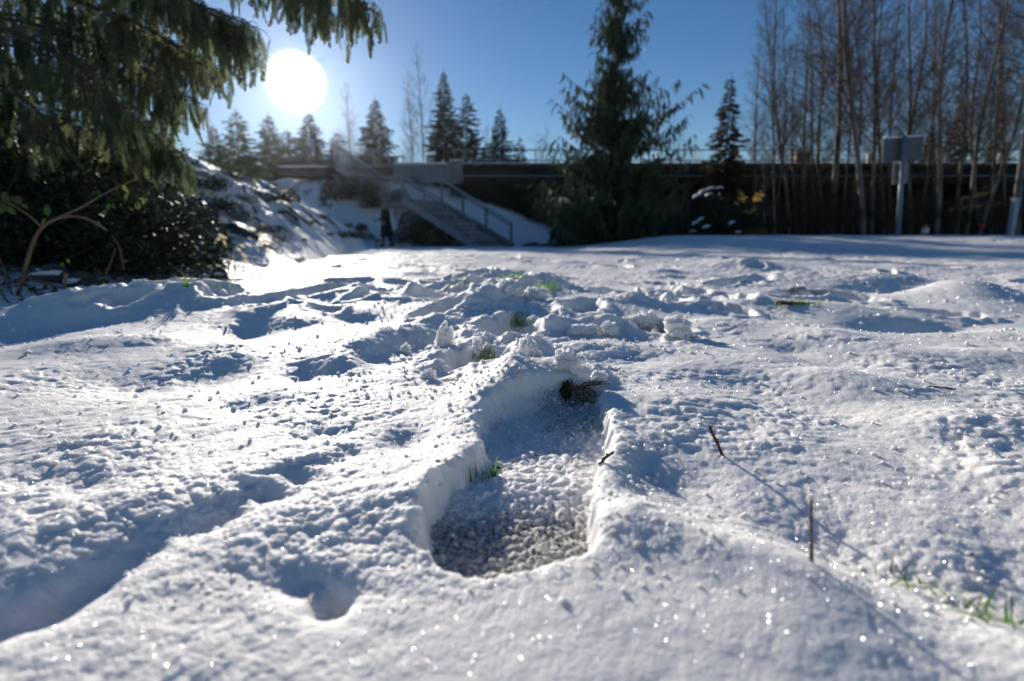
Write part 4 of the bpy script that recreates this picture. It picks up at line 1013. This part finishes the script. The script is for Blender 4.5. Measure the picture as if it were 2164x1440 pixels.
for (u, v, n, h, wd, lab) in (
        (1020, 1016, 26, .026, .013, 'short bright green grass blades at the left rim of the big footprint'), (1045, 1008, 3, .026, .003, 'tallest upright green blade at the left rim of the big footprint'),
        (1022, 760, 34, .024, .020, 'green grass tuft in the trampled snow beyond the big footprint'), (1108, 690, 60, .030, .032, 'leafy green tuft with dark soil in the second footprint'),
        (1162, 609, 50, .034, .05, 'bright green tuft in the third footprint along the trail'), (1086, 590, 24, .04, .04, 'small far green tuft in the trail, left of the bright one'),
        (990, 601, 60, .03, .10, 'wide yellow-green tuft at the left side of the trail'), (1685, 642, 110, .022, .085, 'brown and green patch of grass in the right field'),
        (970, 740, 6, .012, .01, 'tiny green sprig between snow chunks'), (548, 596, 16, .04, .05, 'green sprig near the foot of the bank'), (395, 606, 8, .05, .01, 'single green blades at the edge of the litter, left'),
        (510, 576, 14, .05, .04, 'sparse green blades where the bank meets the snow'), (600, 585, 12, .04, .03, 'faint green blades in front of the bank'), (690, 606, 14, .03, .05, 'thin low grass in the left middle of the field'),
        (617, 648, 3, .016, .004, 'tiny blade on the hump in the left middle'), (455, 612, 12, .035, .05, 'pale green stubble beside the dry stick'),
        (1410, 712, 16, .006, .02, 'dark moss in the broken snow right of the trail'), (1222, 850, 26, .004, .012, 'dark green moss beside the dirty clod at the toe of the footprint')):
    tag(tuft(u, v, n, h, wd, u), lab, 'grass', 'grass showing through the snow')
for (u, v, n, lab) in ((2120, 1322, 9, 'green blade lying along the near snow crest at the right edge'), (2035, 1290, 6, 'short green sprig on the near snow crest'), (1930, 1240, 5, 'faint green blade behind the near snow crest'), (1870, 1226, 4, 'brown bent blade on the near snow crest')):
    o = tuft(u, v, n * 2, .020, .016, u, M_GRASS if u > 1900 else M_DRY, 1.6); tag(o, lab, 'grass', 'grass showing through the snow')

def twig(pix, y_from, rad, name, label, m_=M_TW, knots=0, cat='twig', loft=None):
    """pix: photo pixels of the twig's line; it stands at the depth of its first pixel's ground point"""
    base = surf(*pix[y_from]); P = []
    for i, (u, v) in enumerate(pix):
        p = at_y(u, v, base.y + (loft[i] if loft else 0)); P.append(p - base)
    ts = np.linspace(0, 1, 14); tt = np.linspace(0, 1, len(P)); A = np.array(P)
    Cc = np.stack([np.interp(ts, tt, A[:, k]) for k in range(3)], -1)
    rg = random.Random(int(pix[0][0])); b = MB()
    b.tube(Cc, [rad * (1 + .45 * abs(math.sin(k * 1.9)) * (knots > 0)) * (1 - .3 * k / 14) for k in range(14)], 7)
    for k in range(knots):
        c = Cc[1 + (k * 12) // max(1, knots)]; d = np.array([rg.choice((-1, 1)) * rad * 1.6, rg.uniform(-1, 1) * rad, rad * 1.4]); b.tube([c, c + d * .6, c + d], [rad * .9, rad * .8, rad * .2], 5)
    o = b.build(name, m_, None, True, loc=base); tag(o, label, cat); return o
twig([(1526, 962), (1515, 935), (1503, 912), (1499, 899)], 0, .0011, 'twig', 'knobbly dark twig poking up out of the snow right of the footprint', knots=8)
twig([(1715, 1190), (1714, 1120), (1715, 1055)], 0, .00085, 'stem', 'thin upright brown stem standing behind the near snow crest', mat('dry_stem', (.17, .10, .08), .7, .2, 50), knots=1)
twig([(1916, 821), (1940, 817), (1975, 818), (2020, 823)], 3, .0011, 'twig', 'long slightly curved brown twig lying on the smooth snow at right', knots=7)
twig([(1268, 985), (1278, 968), (1298, 955)], 0, .0012, 'twig', 'small brown leaf-like twig at the right rim of the footprint', knots=3)
twig([(1040, 985), (1060, 990), (1080, 996)], 2, .0007, 'twig', 'dark bent twig behind the green blades at the footprint rim', knots=1)
twig([(655, 860), (665, 862), (672, 868)], 1, .0007, 'twig', 'tiny reddish bud scale on the open snow left of the footprint', M_TWR, 1)
twig([(1132, 962), (1141, 965)], 1, .0008, 'twig', 'tiny brown flake on the snowy floor of the footprint', M_TWR, 1)
twig([(1640, 640), (1700, 643), (1740, 646)], 1, .004, 'twig', 'dark stick lying in the brown grass patch in the right field', knots=3)
# rusty cedar sprig and dirty clod at the toe
s0 = surf(1235, 838); sp = empty('cedar_sprig', s0); tag(sp, 'rusty red cedar sprig resting on the clod at the toe of the footprint', 'sprig')
y_ = s0.y - .014; main_ = [at_y(u, v, y_) - s0 for u, v in ((1200, 822), (1225, 818), (1250, 814), (1288, 811))]
b = MB(); b.tube([tuple(p) for p in main_], [.0011, .0010, .0008, .0005], 6); b.build('stem', M_TWR, sp, True)
b = MB()
for (a, c) in (((1222, 818), (1248, 806)), ((1234, 817), (1262, 804)), ((1246, 815), (1272, 805)), ((1258, 814), (1282, 806)), ((1215, 820), (1240, 828)), ((1230, 819), (1252, 826)), ((1212, 820), (1203, 798)), ((1204, 820), (1212, 800))):
    p = at_y(*a, y_) - s0; q = at_y(*c, y_ + .006) - s0; b.tube([tuple(p), tuple((p + q) / 2 + Vector((0, 0, .0008))), tuple(q)], [.0009, .0010, .0004], 5)
b.build('branchlets', M_TWR, sp, True)
def lump(name, m_, loc, size, seed, amp=.25, sub=4, freq=2.0, sharp=0):
    bm = bmesh.new(); bmesh.ops.create_icosphere(bm, subdivisions=sub, radius=1); co = np.array([v.co[:] for v in bm.verts])
    n = sum(pnoise(co[:, 0] * freq * k + seed, co[:, 1] * freq * k + co[:, 2] * freq * k * 1.3, seed) / k for k in (1, 2.1, 4.3, 8.5))
    if sharp: co = np.sign(co) * np.abs(co) ** (1 - .45 * sharp)
    co = co * (1 + amp * n)[:, None] * np.array(size)
    for v, c in zip(bm.verts, co): v.co = c
    me = bpy.data.meshes.new(name); bm.to_mesh(me); bm.free(); me.materials.append(m_); me.polygons.foreach_set('use_smooth', np.full(len(me.polygons), True))
    return link(name, me, None, loc)
o = lump('dirt_clod', mat('dark_dirt', (.028, .022, .014), .95, scale=160, col2=(.05, .055, .02), bump=.6, bscale=300), surf(1196, 838) + Vector((0, 0, .006)), (.0062, .006, .0115), 5, .5, 5)
tag(o, 'dark mossy clod of dirt standing at the toe of the footprint', 'clod')
M_CH = M_SNOW
for i, (u, v, sx_, sy_, sz_, rot, lab) in enumerate((
        (938, 728, .015, .012, .030, .15, 'tall upright snow chunk, highest piece along the trail'), (857, 746, .009, .008, .011, .3, 'small lone snow lump left of the upright chunk'),
        (1290, 706, .020, .016, .016, -.2, 'blocky snow chunk right of the second footprint'), (1228, 706, .030, .018, .013, .1, 'long low snow chunk beside the blocky one'),
        (1118, 752, .016, .014, .020, .2, 'rounded snow chunk standing just behind the toe mound'), (1010, 742, .010, .008, .016, -.3, 'thin snow flake standing beside the grass tuft'),
        (1200, 775, .020, .016, .016, .1, 'broken snow lump behind the dirty clod'), (1265, 806, .011, .010, .010, .5, 'small snow lump to the right of the rusty sprig'),
        (1200, 745, .008, .008, .010, .8, 'small crumb of snow behind the toe mound'), (1075, 622, .035, .03, .026, .3, 'snow block thrown up in front of the third footprint'),
        (1130, 632, .045, .03, .020, .0, 'low snow block beside the third footprint'), (905, 800, .010, .010, .009, .2, 'crumbly snow lump left of the toe mound'), (1370, 690, .03, .025, .022, .4, 'large broken snow lump at the edge of the bare hole'),
        (1435, 712, .03, .025, .020, .9, 'rounded snow lump right of the bare hole'))):
    p = surf(u, v); o = lump('snow_chunk', M_CH, p + Vector((0, 0, sz_ * .35)), (sx_ * .85, sy_ * .85, sz_ * .85), i + 3, .6, 5, 1.9, .2); o.rotation_euler = (0, rot, i)
    tag(o, lab, 'snow chunk', 'snow chunks thrown up along the trail')

# loose crumbs (uncountable) and glinting ice crystals
rg = np.random.RandomState(8)
T = []
for s_ in range(6):
    bm = bmesh.new(); bmesh.ops.create_icosphere(bm, subdivisions=2, radius=1); co = np.array([v.co[:] for v in bm.verts]) * rg.uniform(.6, 1.25, (42, 1)); fa = np.array([[v.index for v in f.verts] for f in bm.faces]); bm.free(); T.append((co, fa))
def crumbs(n, xs, ys_, rmin, rmax):
    h, _ = land(xs[None], ys_[None], np.full((1, n), .002)); VV = []; FF = []; o_ = 0
    rad = rmin * (rmax / rmin) ** (rg.rand(n) ** 2.2) * (.6 + .8 * np.hypot(xs, ys_))
    for i in range(n):
        co, fa = T[i % 6]; a = rg.rand() * 6.28; c, s_ = math.cos(a), math.sin(a)
        q = co * rad[i] * rg.uniform(.7, 1.2, 3); q = np.stack([q[:, 0] * c - q[:, 1] * s_, q[:, 0] * s_ + q[:, 1] * c, q[:, 2]], -1) + (xs[i], ys_[i], h[0, i] + rad[i] * .25)
        VV.append(q); FF.append(fa + o_); o_ += len(co)
    return np.concatenate(VV), np.concatenate(FF)
n1 = 3000; yy = .24 * (3.2 / .24) ** rg.rand(n1); xx = rg.uniform(-1, 1, n1) * yy * .98
n2 = 3000; y2 = .62 + 1.4 * rg.rand(n2) ** 1.3; x2 = rg.normal(0, .13, n2) * (y2 + .15) - .01 + .02 * y2
n3 = 600; y3 = rg.uniform(.27, .62, n3); x3 = rg.uniform(-.07, .12, n3)
n = n1 + n2 + n3; Vc, Fc = crumbs(n, np.r_[xx, x2, x3], np.r_[yy, y2, y3], .0006, .0027)
tag(link('snow_crumbs', np_mesh('snow_crumbs', Vc, Fc.ravel(), np.full(len(Fc), 3), M_SNOW, True)), 'loose crumbs and grains of snow scattered over the surface', 'snow', kind='stuff')
n = 5200; y_ = .2 * (2.6 / .2) ** rg.rand(n); x_ = rg.uniform(-1, 1, n) * y_ * .97
h, _ = land(x_[None], y_[None], np.full((1, n), .002)); P = np.stack([x_, y_, h[0] + .0008], -1)
vd = np.array([0, 0, CAM_Z]) - P; vd /= np.linalg.norm(vd, axis=1)[:, None]; hv = vd + np.array(sd); hv /= np.linalg.norm(hv, axis=1)[:, None]
nn = hv + rg.normal(0, .22, (n, 3)); nn /= np.linalg.norm(nn, axis=1)[:, None]  # flakes tilted about the sun-camera half vector so that they glint
t1 = np.cross(nn, rg.normal(0, 1, (n, 3))); t1 /= np.linalg.norm(t1, axis=1)[:, None]; t2 = np.cross(nn, t1); sz_ = (rg.uniform(.00013, .00034, n) * (.7 + .6 * y_))[:, None]
hx = [P + sz_ * (math.cos(k * math.pi / 3) * t1 + math.sin(k * math.pi / 3) * t2) for k in range(6)]
Vx = np.stack(hx, 1).reshape(-1, 3)
ice = bpy.data.materials.new('ice_crystal'); ice.use_nodes = True; t = ice.node_tree; P_ = t.nodes['Principled BSDF']
ni = t.nodes.new('ShaderNodeTexNoise'); ni.inputs['Scale'].default_value = 300; cr = t.nodes.new('ShaderNodeValToRGB'); tc_ = t.nodes.new('ShaderNodeTexCoord')
for k, (p_, c_) in enumerate(((.30, (.6, .75, 1, 1)), (.42, (.95, .97, 1, 1)), (.58, (1, .98, .93, 1)), (.70, (1, .72, .45, 1)))):  # tints of the glints put into the flakes' base colour
    if k < 2: cr.color_ramp.elements[k].position = p_; cr.color_ramp.elements[k].color = c_
    else: e = cr.color_ramp.elements.new(p_); e.color = c_
t.links.new(tc_.outputs['Object'], ni.inputs['Vector']); t.links.new(ni.outputs[0], cr.inputs[0]); t.links.new(cr.outputs[0], P_.inputs['Base Color'])
P_.inputs['Metallic'].default_value = .85; P_.inputs['Roughness'].default_value = .33
tag(link('ice_crystals', np_mesh('ice_crystals', Vx, np.arange(n * 6), np.full(n, 6), ice)), 'tiny glinting ice crystals on the snow surface', 'snow', kind='stuff')
# ================================================================ bramble stem, litter, dry plant at the left edge
def stemcurve(pix, y, rad, n=20):
    P = np.array([np.array(at_y(u, v, y + dy)) for (u, v, dy) in pix]); tt = np.linspace(0, 1, len(P)); ts = np.linspace(0, 1, n)
    Cc = np.stack([np.interp(ts, tt, P[:, k]) for k in range(3)], -1)
    for _ in range(2): Cc[1:-1] = (Cc[:-2] + 2 * Cc[1:-1] + Cc[2:]) / 4
    return Cc
yb = 1.72
base = at_y(34, 640, yb); brm = tag(empty('bramble', base), 'arching brown bramble stem with a few green leaves at the left edge', 'plant')
def bst(pix, r0, r1, name='stem'):
    Cc = stemcurve(pix, yb, 1) - np.array(base); b = MB(); b.tube(Cc, np.linspace(r0, r1, len(Cc)), 7); b.build(name, M_STEM, brm, True); return Cc
A1 = bst([(34, 640, 0), (52, 570, 0), (72, 500, 0), (90, 478, 0), (115, 462, .02), (150, 455, .04), (190, 462, .06), (225, 487, .1)], .0065, .003)
bst([(88, 480, 0), (60, 455, -.02), (25, 432, -.04), (0, 425, -.05)], .0038, .002)
bst([(86, 482, 0), (94, 462, 0)], .004, .0035)
bst([(110, 465, .02), (170, 440, .05), (215, 412, .08), (250, 395, .1), (285, 380, .12)], .0035, .0018)
bst([(28, 632, 0), (15, 590, .02), (-10, 520, .05)], .003, .002)
qb = QB(); rg = random.Random(6)
for (u, v, s_, dy) in ((95, 432, .045, 0), (10, 430, .05, -.05), (32, 415, .045, -.04), (8, 400, .05, -.04), (238, 432, .035, .1), (228, 438, .03, .1), (268, 408, .035, .12), (290, 430, .035, .12), (200, 405, .03, .08), (40, 425, .03, -.03), (300, 415, .03, .12), (205, 462, .025, .06), (140, 550, .03, .1), (262, 395, .03, .12)):
    for k in range(2):
        c = np.array(at_y(u + rg.uniform(-6, 6), v + rg.uniform(-6, 6), yb + dy + rg.uniform(-.02, .02))) - np.array(base)
        d = np.array([rg.gauss(0, .5), rg.gauss(0, .3), -1]); d /= np.linalg.norm(d); s = np.cross(d, [rg.gauss(0, .4), 1, rg.gauss(0, .4)]); s /= np.linalg.norm(s); f = np.cross(d, s)
        # folded pointed leaf
        for sg_ in (-1, 1):
            w0 = s * sg_ * s_ * .30 + f * s_ * .1
            qb.add([[c, c + d * s_ * .25 + w0 * .7, c + d * s_ * .5 + w0 * .6, c + d * s_ * .72]])
link('leaves', qb.mesh('leaves', mat('bramble_leaf', (.07, .12, .035), .45, scale=20, trans=.4, col2=(.14, .20, .06))), brm)

# rounded snow-capped stones and fallen litter in front of the thicket
M_LIT = mat('leaf_litter', (.10, .055, .028), .9, .4, 25, bump=.4)
M_STONE = mat('dark_stone', (.055, .055, .05), .85, .3, 12, bump=.5)
for i, (u, v, y, sx_, sz_, lab) in enumerate(((165, 592, 1.95, .05, .028, 'dark stone with a thick cap of snow, nearest to the arching stem'), (190, 602, 1.9, .05, .02, 'low flat stone with a snow cap in the litter'), (100, 588, 2.0, .07, .028, 'wide snow-dusted stone beside the arching stem'),
        (405, 606, 2.0, .025, .012, 'small snow-capped stone at the end of the dry stick'), (465, 575, 2.6, .04, .02, 'small snow-dusted stone below the dry plant'))):
    p = at_y(u, v, y); g = gz(p.x, y); z0 = max(g + .01, p.z - sz_)
    rt = tag(empty('stone', (p.x, y, z0)), lab, 'stone', 'snow-capped stones in the litter')
    o = lump('rock', M_STONE, (0, 0, 0), (sx_, sx_ * .7, sz_ + .02), i + 20, .3, 3, 1.2); o.parent = rt
    o = lump('snow_cap', M_SNOWF, (0, -.004, sz_ * .55), (sx_ * .93, sx_ * .64, sz_ * .62), i + 30, .18, 3, 1.2); o.parent = rt
rg = random.Random(12); qb = QB()
for i in range(900):
    u = rg.uniform(-40, 460); y = rg.uniform(1.66, 2.5); x = at_y(u, 600, y).x
    if bank_s(np.array([x]), np.array([y]))[0] < -.02: continue
    z = gzm(x, y) + rg.uniform(0, .04); c = np.array([x, y, z]); s_ = rg.uniform(.012, .035)
    d = np.array([rg.gauss(0, 1), rg.gauss(0, 1), rg.gauss(.2, .5)]); d /= np.linalg.norm(d); s = np.cross(d, [rg.gauss(0, .7), rg.gauss(0, .7), 1]); s /= np.linalg.norm(s) + 1e-6
    qb.add([[c, c + d * s_ * .5 + s * s_ * .3, c + d * s_, c + d * s_ * .5 - s * s_ * .3]])
tag(link('leaf_litter', qb.mesh('leaf_litter', M_LIT)), 'brown fallen leaves under the thicket at left', 'leaves', kind='stuff')
def stick(pts, y, r0, lab, m_=M_STEM):
    Cc = stemcurve(pts, y, 1); b = MB(); o = Cc[0].copy(); b.tube(Cc - o, np.linspace(r0, r0 * .5, len(Cc)), 7); tag(b.build('stick', m_, None, True, loc=o), lab, 'stick', 'dry sticks in the litter')
M_DS = mat('dry_stick', (.17, .115, .07), .8, .3, 15, bump=.3)
stick([(235, 606, 0), (330, 600, .05), (430, 597, .1), (505, 590, .2)], 1.95, .006, 'long dry stick lying along the edge of the snow', M_DS)
stick([(55, 585, 0), (90, 598, 0), (120, 607, .0), (165, 610, .02)], 1.78, .006, 'frosted curved stick right of the arching stem', M_DS)
stick([(0, 612, 0), (12, 634, 0), (22, 642, 0)], 1.62, .005, 'curved dry stick at the very left edge', M_DS)
stick([(140, 578, 0), (138, 600, 0), (136, 612, 0)], 1.85, .006, 'short upright pale stub beside the stones', mat('pale_stub', (.30, .22, .12), .8, .2, 15))
stick([(215, 600, 0), (232, 560, 0), (245, 525, .02)], 2.0, .003, 'thin leaning dry stalk in front of the thicket', M_DS)
stick([(262, 570, 0), (252, 520, .02), (236, 498, .05)], 2.05, .003, 'thin bent dry stalk right of the leaning one', M_DS)
stick([(0, 500, 0), (24, 545, 0), (50, 585, .02)], 2.1, .004, 'dark slanting stalk at the left edge behind the arching stem', M_DTWIG)
# pale dry plant that catches the sun
p0 = at_y(486, 590, 2.9); dp_ = tag(empty('dry_plant', (p0.x, 2.9, gz(p0.x, 2.9))), 'pale sunlit dry plant with hanging leaves at the foot of the bank', 'plant'); o0 = np.array(dp_.location)
b = MB()
for (pts) in (((484, 592), (482, 540), (476, 508)), ((497, 592), (495, 545), (488, 512)), ((484, 560), (500, 535), (520, 528))):
    b.tube([np.array(at_y(u, v, 2.9)) - o0 for u, v in pts], [.004, .003, .002], 5)
b.build('stems', M_STEM, dp_, True)
qb = QB()
for (u, v, l, ax) in ((476, 515, .05, .3), (482, 538, .03, 0), (494, 545, .055, -.1), (516, 540, .05, .9), (520, 552, .05, .9), (470, 500, .05, 1.2), (483, 556, .04, 0), (505, 528, .04, 1.0), (462, 505, .05, -1.2), (512, 520, .04, 1.2)):
    c = np.array(at_y(u, v, 2.9)) - o0; d = np.array([math.sin(ax), .1, -math.cos(ax)]); s = np.array([d[2], .4, -d[0]]) * .22
    qb.add([[c - d * l / 2, c + s * l, c + d * l / 2, c - s * l]])
link('leaves', qb.mesh('leaves', mat('pale_dry_leaf', (.45, .40, .26), .5, .2, 20, trans=.5)), dp_)

# ================================================================ walker and dog
def skin_body(name, verts, edges, radii, m_, parent, root=0, sub=2):
    me = bpy.data.meshes.new(name); me.from_pydata(verts, edges, []); o = link(name, me, parent); me.materials.append(m_)
    md = o.modifiers.new('s', 'SKIN'); md.use_smooth_shade = True
    for i, r_ in enumerate(radii): me.skin_vertices[0].data[i].radius = r_ if not np.isscalar(r_) else (r_, r_)
    for v in me.skin_vertices[0].data: v.use_root = False
    me.skin_vertices[0].data[root].use_root = True
    sb_ = o.modifiers.new('d', 'SUBSURF'); sb_.levels = sb_.render_levels = sub
    return o
yp = 21.4; fp = at_y(818, 521, yp); gp = gzm(fp.x, yp)
pe = tag(empty('person', (fp.x, yp, gp), R(12)), 'person in a long dark coat walking a small dog below the stairs', 'person')
M_TROU = mat('dark_trousers', (.018, .020, .026), .9, .2, 20); M_COAT = mat('dark_coat', (.020, .020, .024), .9, .25, 10, bump=.3); M_SKIN = mat('skin', (.42, .27, .20), .6, .05, 20)
M_HAIR = mat('fair_hair', (.30, .25, .18), .8, .2, 30); M_BOOT = mat('boots', (.02, .018, .016), .6, .1)
# facing left (-x) with a slight forward lean; stride along x
Vb = [(0, 0, .92), (-.02, 0, 1.12), (-.03, 0, 1.32), (-.035, 0, 1.43), (-.045, 0, 1.50), (-.06, 0, 1.60),      # 0-5 pelvis..head
      (0, .09, .88), (-.10, .10, .50), (-.17, .10, .10), (-.27, .10, .05),                                    # 6-9 far leg forward
      (0, -.09, .88), (.07, -.10, .50), (.20, -.10, .13), (.12, -.10, .045),                                  # 10-13 near leg back
      (-.03, .18, 1.38), (-.10, .22, 1.12), (-.30, .20, 1.02), (-.37, .19, 1.0),                               # 14-17 far arm held forward
      (-.02, -.18, 1.38), (.05, -.22, 1.10), (-.08, -.22, .90), (-.11, -.215, .83)]
Eb = [(0, 1), (1, 2), (2, 3), (3, 4), (4, 5), (0, 6), (6, 7), (7, 8), (8, 9), (0, 10), (10, 11), (11, 12), (12, 13), (2, 14), (14, 15), (15, 16), (16, 17), (2, 18), (18, 19), (19, 20), (20, 21)]
Rb = [.13, .12, .13, .06, .055, .098, .085, .06, .042, .035, .085, .06, .042, .035, .06, .048, .038, .032, .06, .048, .038, .032]
skin_body('body', Vb, Eb, Rb, M_SKIN, pe)
skin_body('trousers', [(0, 0, .93), (0, .09, .86), (-.10, .10, .50), (-.165, .10, .14), (0, -.09, .86), (.07, -.10, .50), (.19, -.10, .16)], [(0, 1), (1, 2), (2, 3), (0, 4), (4, 5), (5, 6)], [.14, .10, .078, .065, .10, .078, .065], M_TROU, pe)
for (x, y, z, nm) in ((-.22, .10, .045, 'boot'), (.15, -.10, .06, 'boot')):
    skin_body('boot', [(x + .09, y, z + .14), (x + .08, y, z), (x - .10, y, z - .012)], [(0, 1), (1, 2)], [.06, .055, .045], M_BOOT, pe)
# long coat: lathe-like flared shell with sleeves
b = MB(); K = 20; prof = [(1.47, .065, .07), (1.43, .10, .15), (1.38, .15, .21), (1.22, .175, .22), (1.02, .18, .21), (.85, .20, .22), (.60, .235, .24), (.40, .27, .26), (.38, .255, .245)]
rings = []
for (z, a, c) in prof:
    sw = (1.47 - z) * .05; rings.append([(-.03 + sw + a * math.cos(k * 2 * math.pi / K) * (1 + .05 * math.sin(k * 3)), c * math.sin(k * 2 * math.pi / K), z + .008 * math.sin(k * 2)) for k in range(K)])
b.add(np.array(rings), [(i * K + j, i * K + (j + 1) % K, (i + 1) * K + (j + 1) % K, (i + 1) * K + j) for i in range(len(prof) - 1) for j in range(K)])
ct = b.build('coat', M_COAT, pe, True)
skin_body('sleeve', [(-.03, .17, 1.39), (-.10, .22, 1.12), (-.29, .20, 1.025)], [(0, 1), (1, 2)], [.078, .068, .056], M_COAT, pe, 0, 1)
skin_body('sleeve', [(-.02, -.17, 1.39), (.05, -.22, 1.10), (-.07, -.22, .91)], [(0, 1), (1, 2)], [.078, .068, .056], M_COAT, pe, 0, 1)
for (x, y, z) in ((-.37, .19, 1.0), (-.11, -.215, .83)):      # gloved hands: palm, five fingers
    vs = [(x, y, z), (x - .045, y, z - .02)]; ed = [(0, 1)]; ra = [.028, .026]
    for f in range(4): vs += [(x - .075, y - .03 + f * .02, z - .03), (x - .085 + .006 * abs(f - 1.5), y - .03 + f * .02, z - .055 - .004 * f)]; ed += [(1, 2 + 2 * f), (2 + 2 * f, 3 + 2 * f)]; ra += [.009, .008]
    vs += [(x - .03, y - .035, z - .015), (x - .055, y - .045, z - .035)]; ed += [(0, 10), (10, 11)]; ra += [.011, .009]
    skin_body('glove', vs, ed, ra, M_BOOT, pe, 0, 1)
hd = lump('hair', M_HAIR, (-.035, 0, 1.625), (.105, .10, .115), 3, .10, 4, 2.2); hd.parent = pe
hd = lump('face', M_SKIN, (-.085, 0, 1.585), (.065, .07, .095), 3, .02, 4, 1.0); hd.parent = pe
b = MB(); b.tube([(-.145, 0, 1.60), (-.165, 0, 1.575), (-.145, 0, 1.565)], [.008, .016, .01], 6)
for s_ in (-1, 1): b.tube([(-.140, s_ * .028, 1.607), (-.150, s_ * .028, 1.605)], .009, 6)
b.tube([(-.142, -.02, 1.535), (-.146, 0, 1.533), (-.142, .02, 1.535)], .006, 5); nf = b.build('features', mat('facial_features', (.28, .13, .11), .6, .1), pe, True)

M_FUR = mat('brown_fur', (.20, .12, .07), .9, scale=14, col2=(.42, .32, .22)); fd = at_y(804, 521, yp - .25)
dg = tag(empty('dog', (fd.x, yp - .25, gzm(fd.x, yp - .25)), R(200)), 'small brown dog beside the walker\'s feet', 'dog')
Vd = [(0, 0, .23), (.14, 0, .24), (.19, 0, .29), (.235, 0, .345), (.30, 0, .335), (-.13, 0, .235), (-.19, 0, .27), (-.23, 0, .33),
      (.14, .055, .18), (.135, .058, .10), (.15, .058, .015), (.14, -.055, .18), (.16, -.058, .10), (.145, -.058, .015),
      (-.13, .055, .19), (-.10, .06, .13), (-.155, .06, .075), (-.14, .06, .015), (-.13, -.055, .19), (-.11, -.06, .13), (-.16, -.06, .075), (-.15, -.06, .015)]
Ed = [(0, 1), (1, 2), (2, 3), (3, 4), (0, 5), (5, 6), (6, 7), (1, 8), (8, 9), (9, 10), (1, 11), (11, 12), (12, 13), (5, 14), (14, 15), (15, 16), (16, 17), (5, 18), (18, 19), (19, 20), (20, 21)]
Rd = [.075, .085, .055, .052, .026, .072, .02, .01, .04, .024, .02, .04, .024, .02, .045, .03, .018, .02, .045, .03, .018, .02]
skin_body('body', Vd, Ed, Rd, M_FUR, dg)
for s_ in (-1, 1):
    b = MB(); b.tube([(.225, s_ * .03, .38), (.22, s_ * .055, .385), (.225, s_ * .07, .34)], [.018, .022, .008], 6); b.build('ear', mat('dark_fur', (.06, .035, .02), .9, .2), dg, True)
lz = np.array([np.array(pe.matrix_world @ Vector((0, 0, 0)))]) if False else None
ha = Vector((fp.x, yp, gp)) + Matrix.Rotation(R(12), 3, 'Z') @ Vector((-.42, .19, .98)); ha2 = Vector(dg.location) + Matrix.Rotation(R(200), 3, 'Z') @ Vector((.18, 0, .34))
b = MB(); b.tube([(0, 0, 0), tuple((ha2 - ha) * .5 + Vector((0, 0, -.05))), tuple(ha2 - ha)], .006, 5); tag(b.build('leash', M_BOOT, None, loc=ha), 'thin dark leash from the walker\'s hand to the dog', 'leash')

# ================================================================ air
hz = MB(); hz.box((0, 45, 11), (150, 150, 26)); hzm = bpy.data.materials.new('haze'); hzm.use_nodes = True; t = hzm.node_tree
t.nodes.remove(t.nodes['Principled BSDF']); pv = t.nodes.new('ShaderNodeVolumePrincipled'); pv.inputs['Density'].default_value = .00009; pv.inputs['Color'].default_value = (.95, .96, 1, 1); pv.inputs['Anisotropy'].default_value = .85
t.links.new(pv.outputs[0], t.nodes['Material Output'].inputs['Volume'])
HAZE = True
if HAZE: tag(hz.build('haze', hzm), kind='stuff')
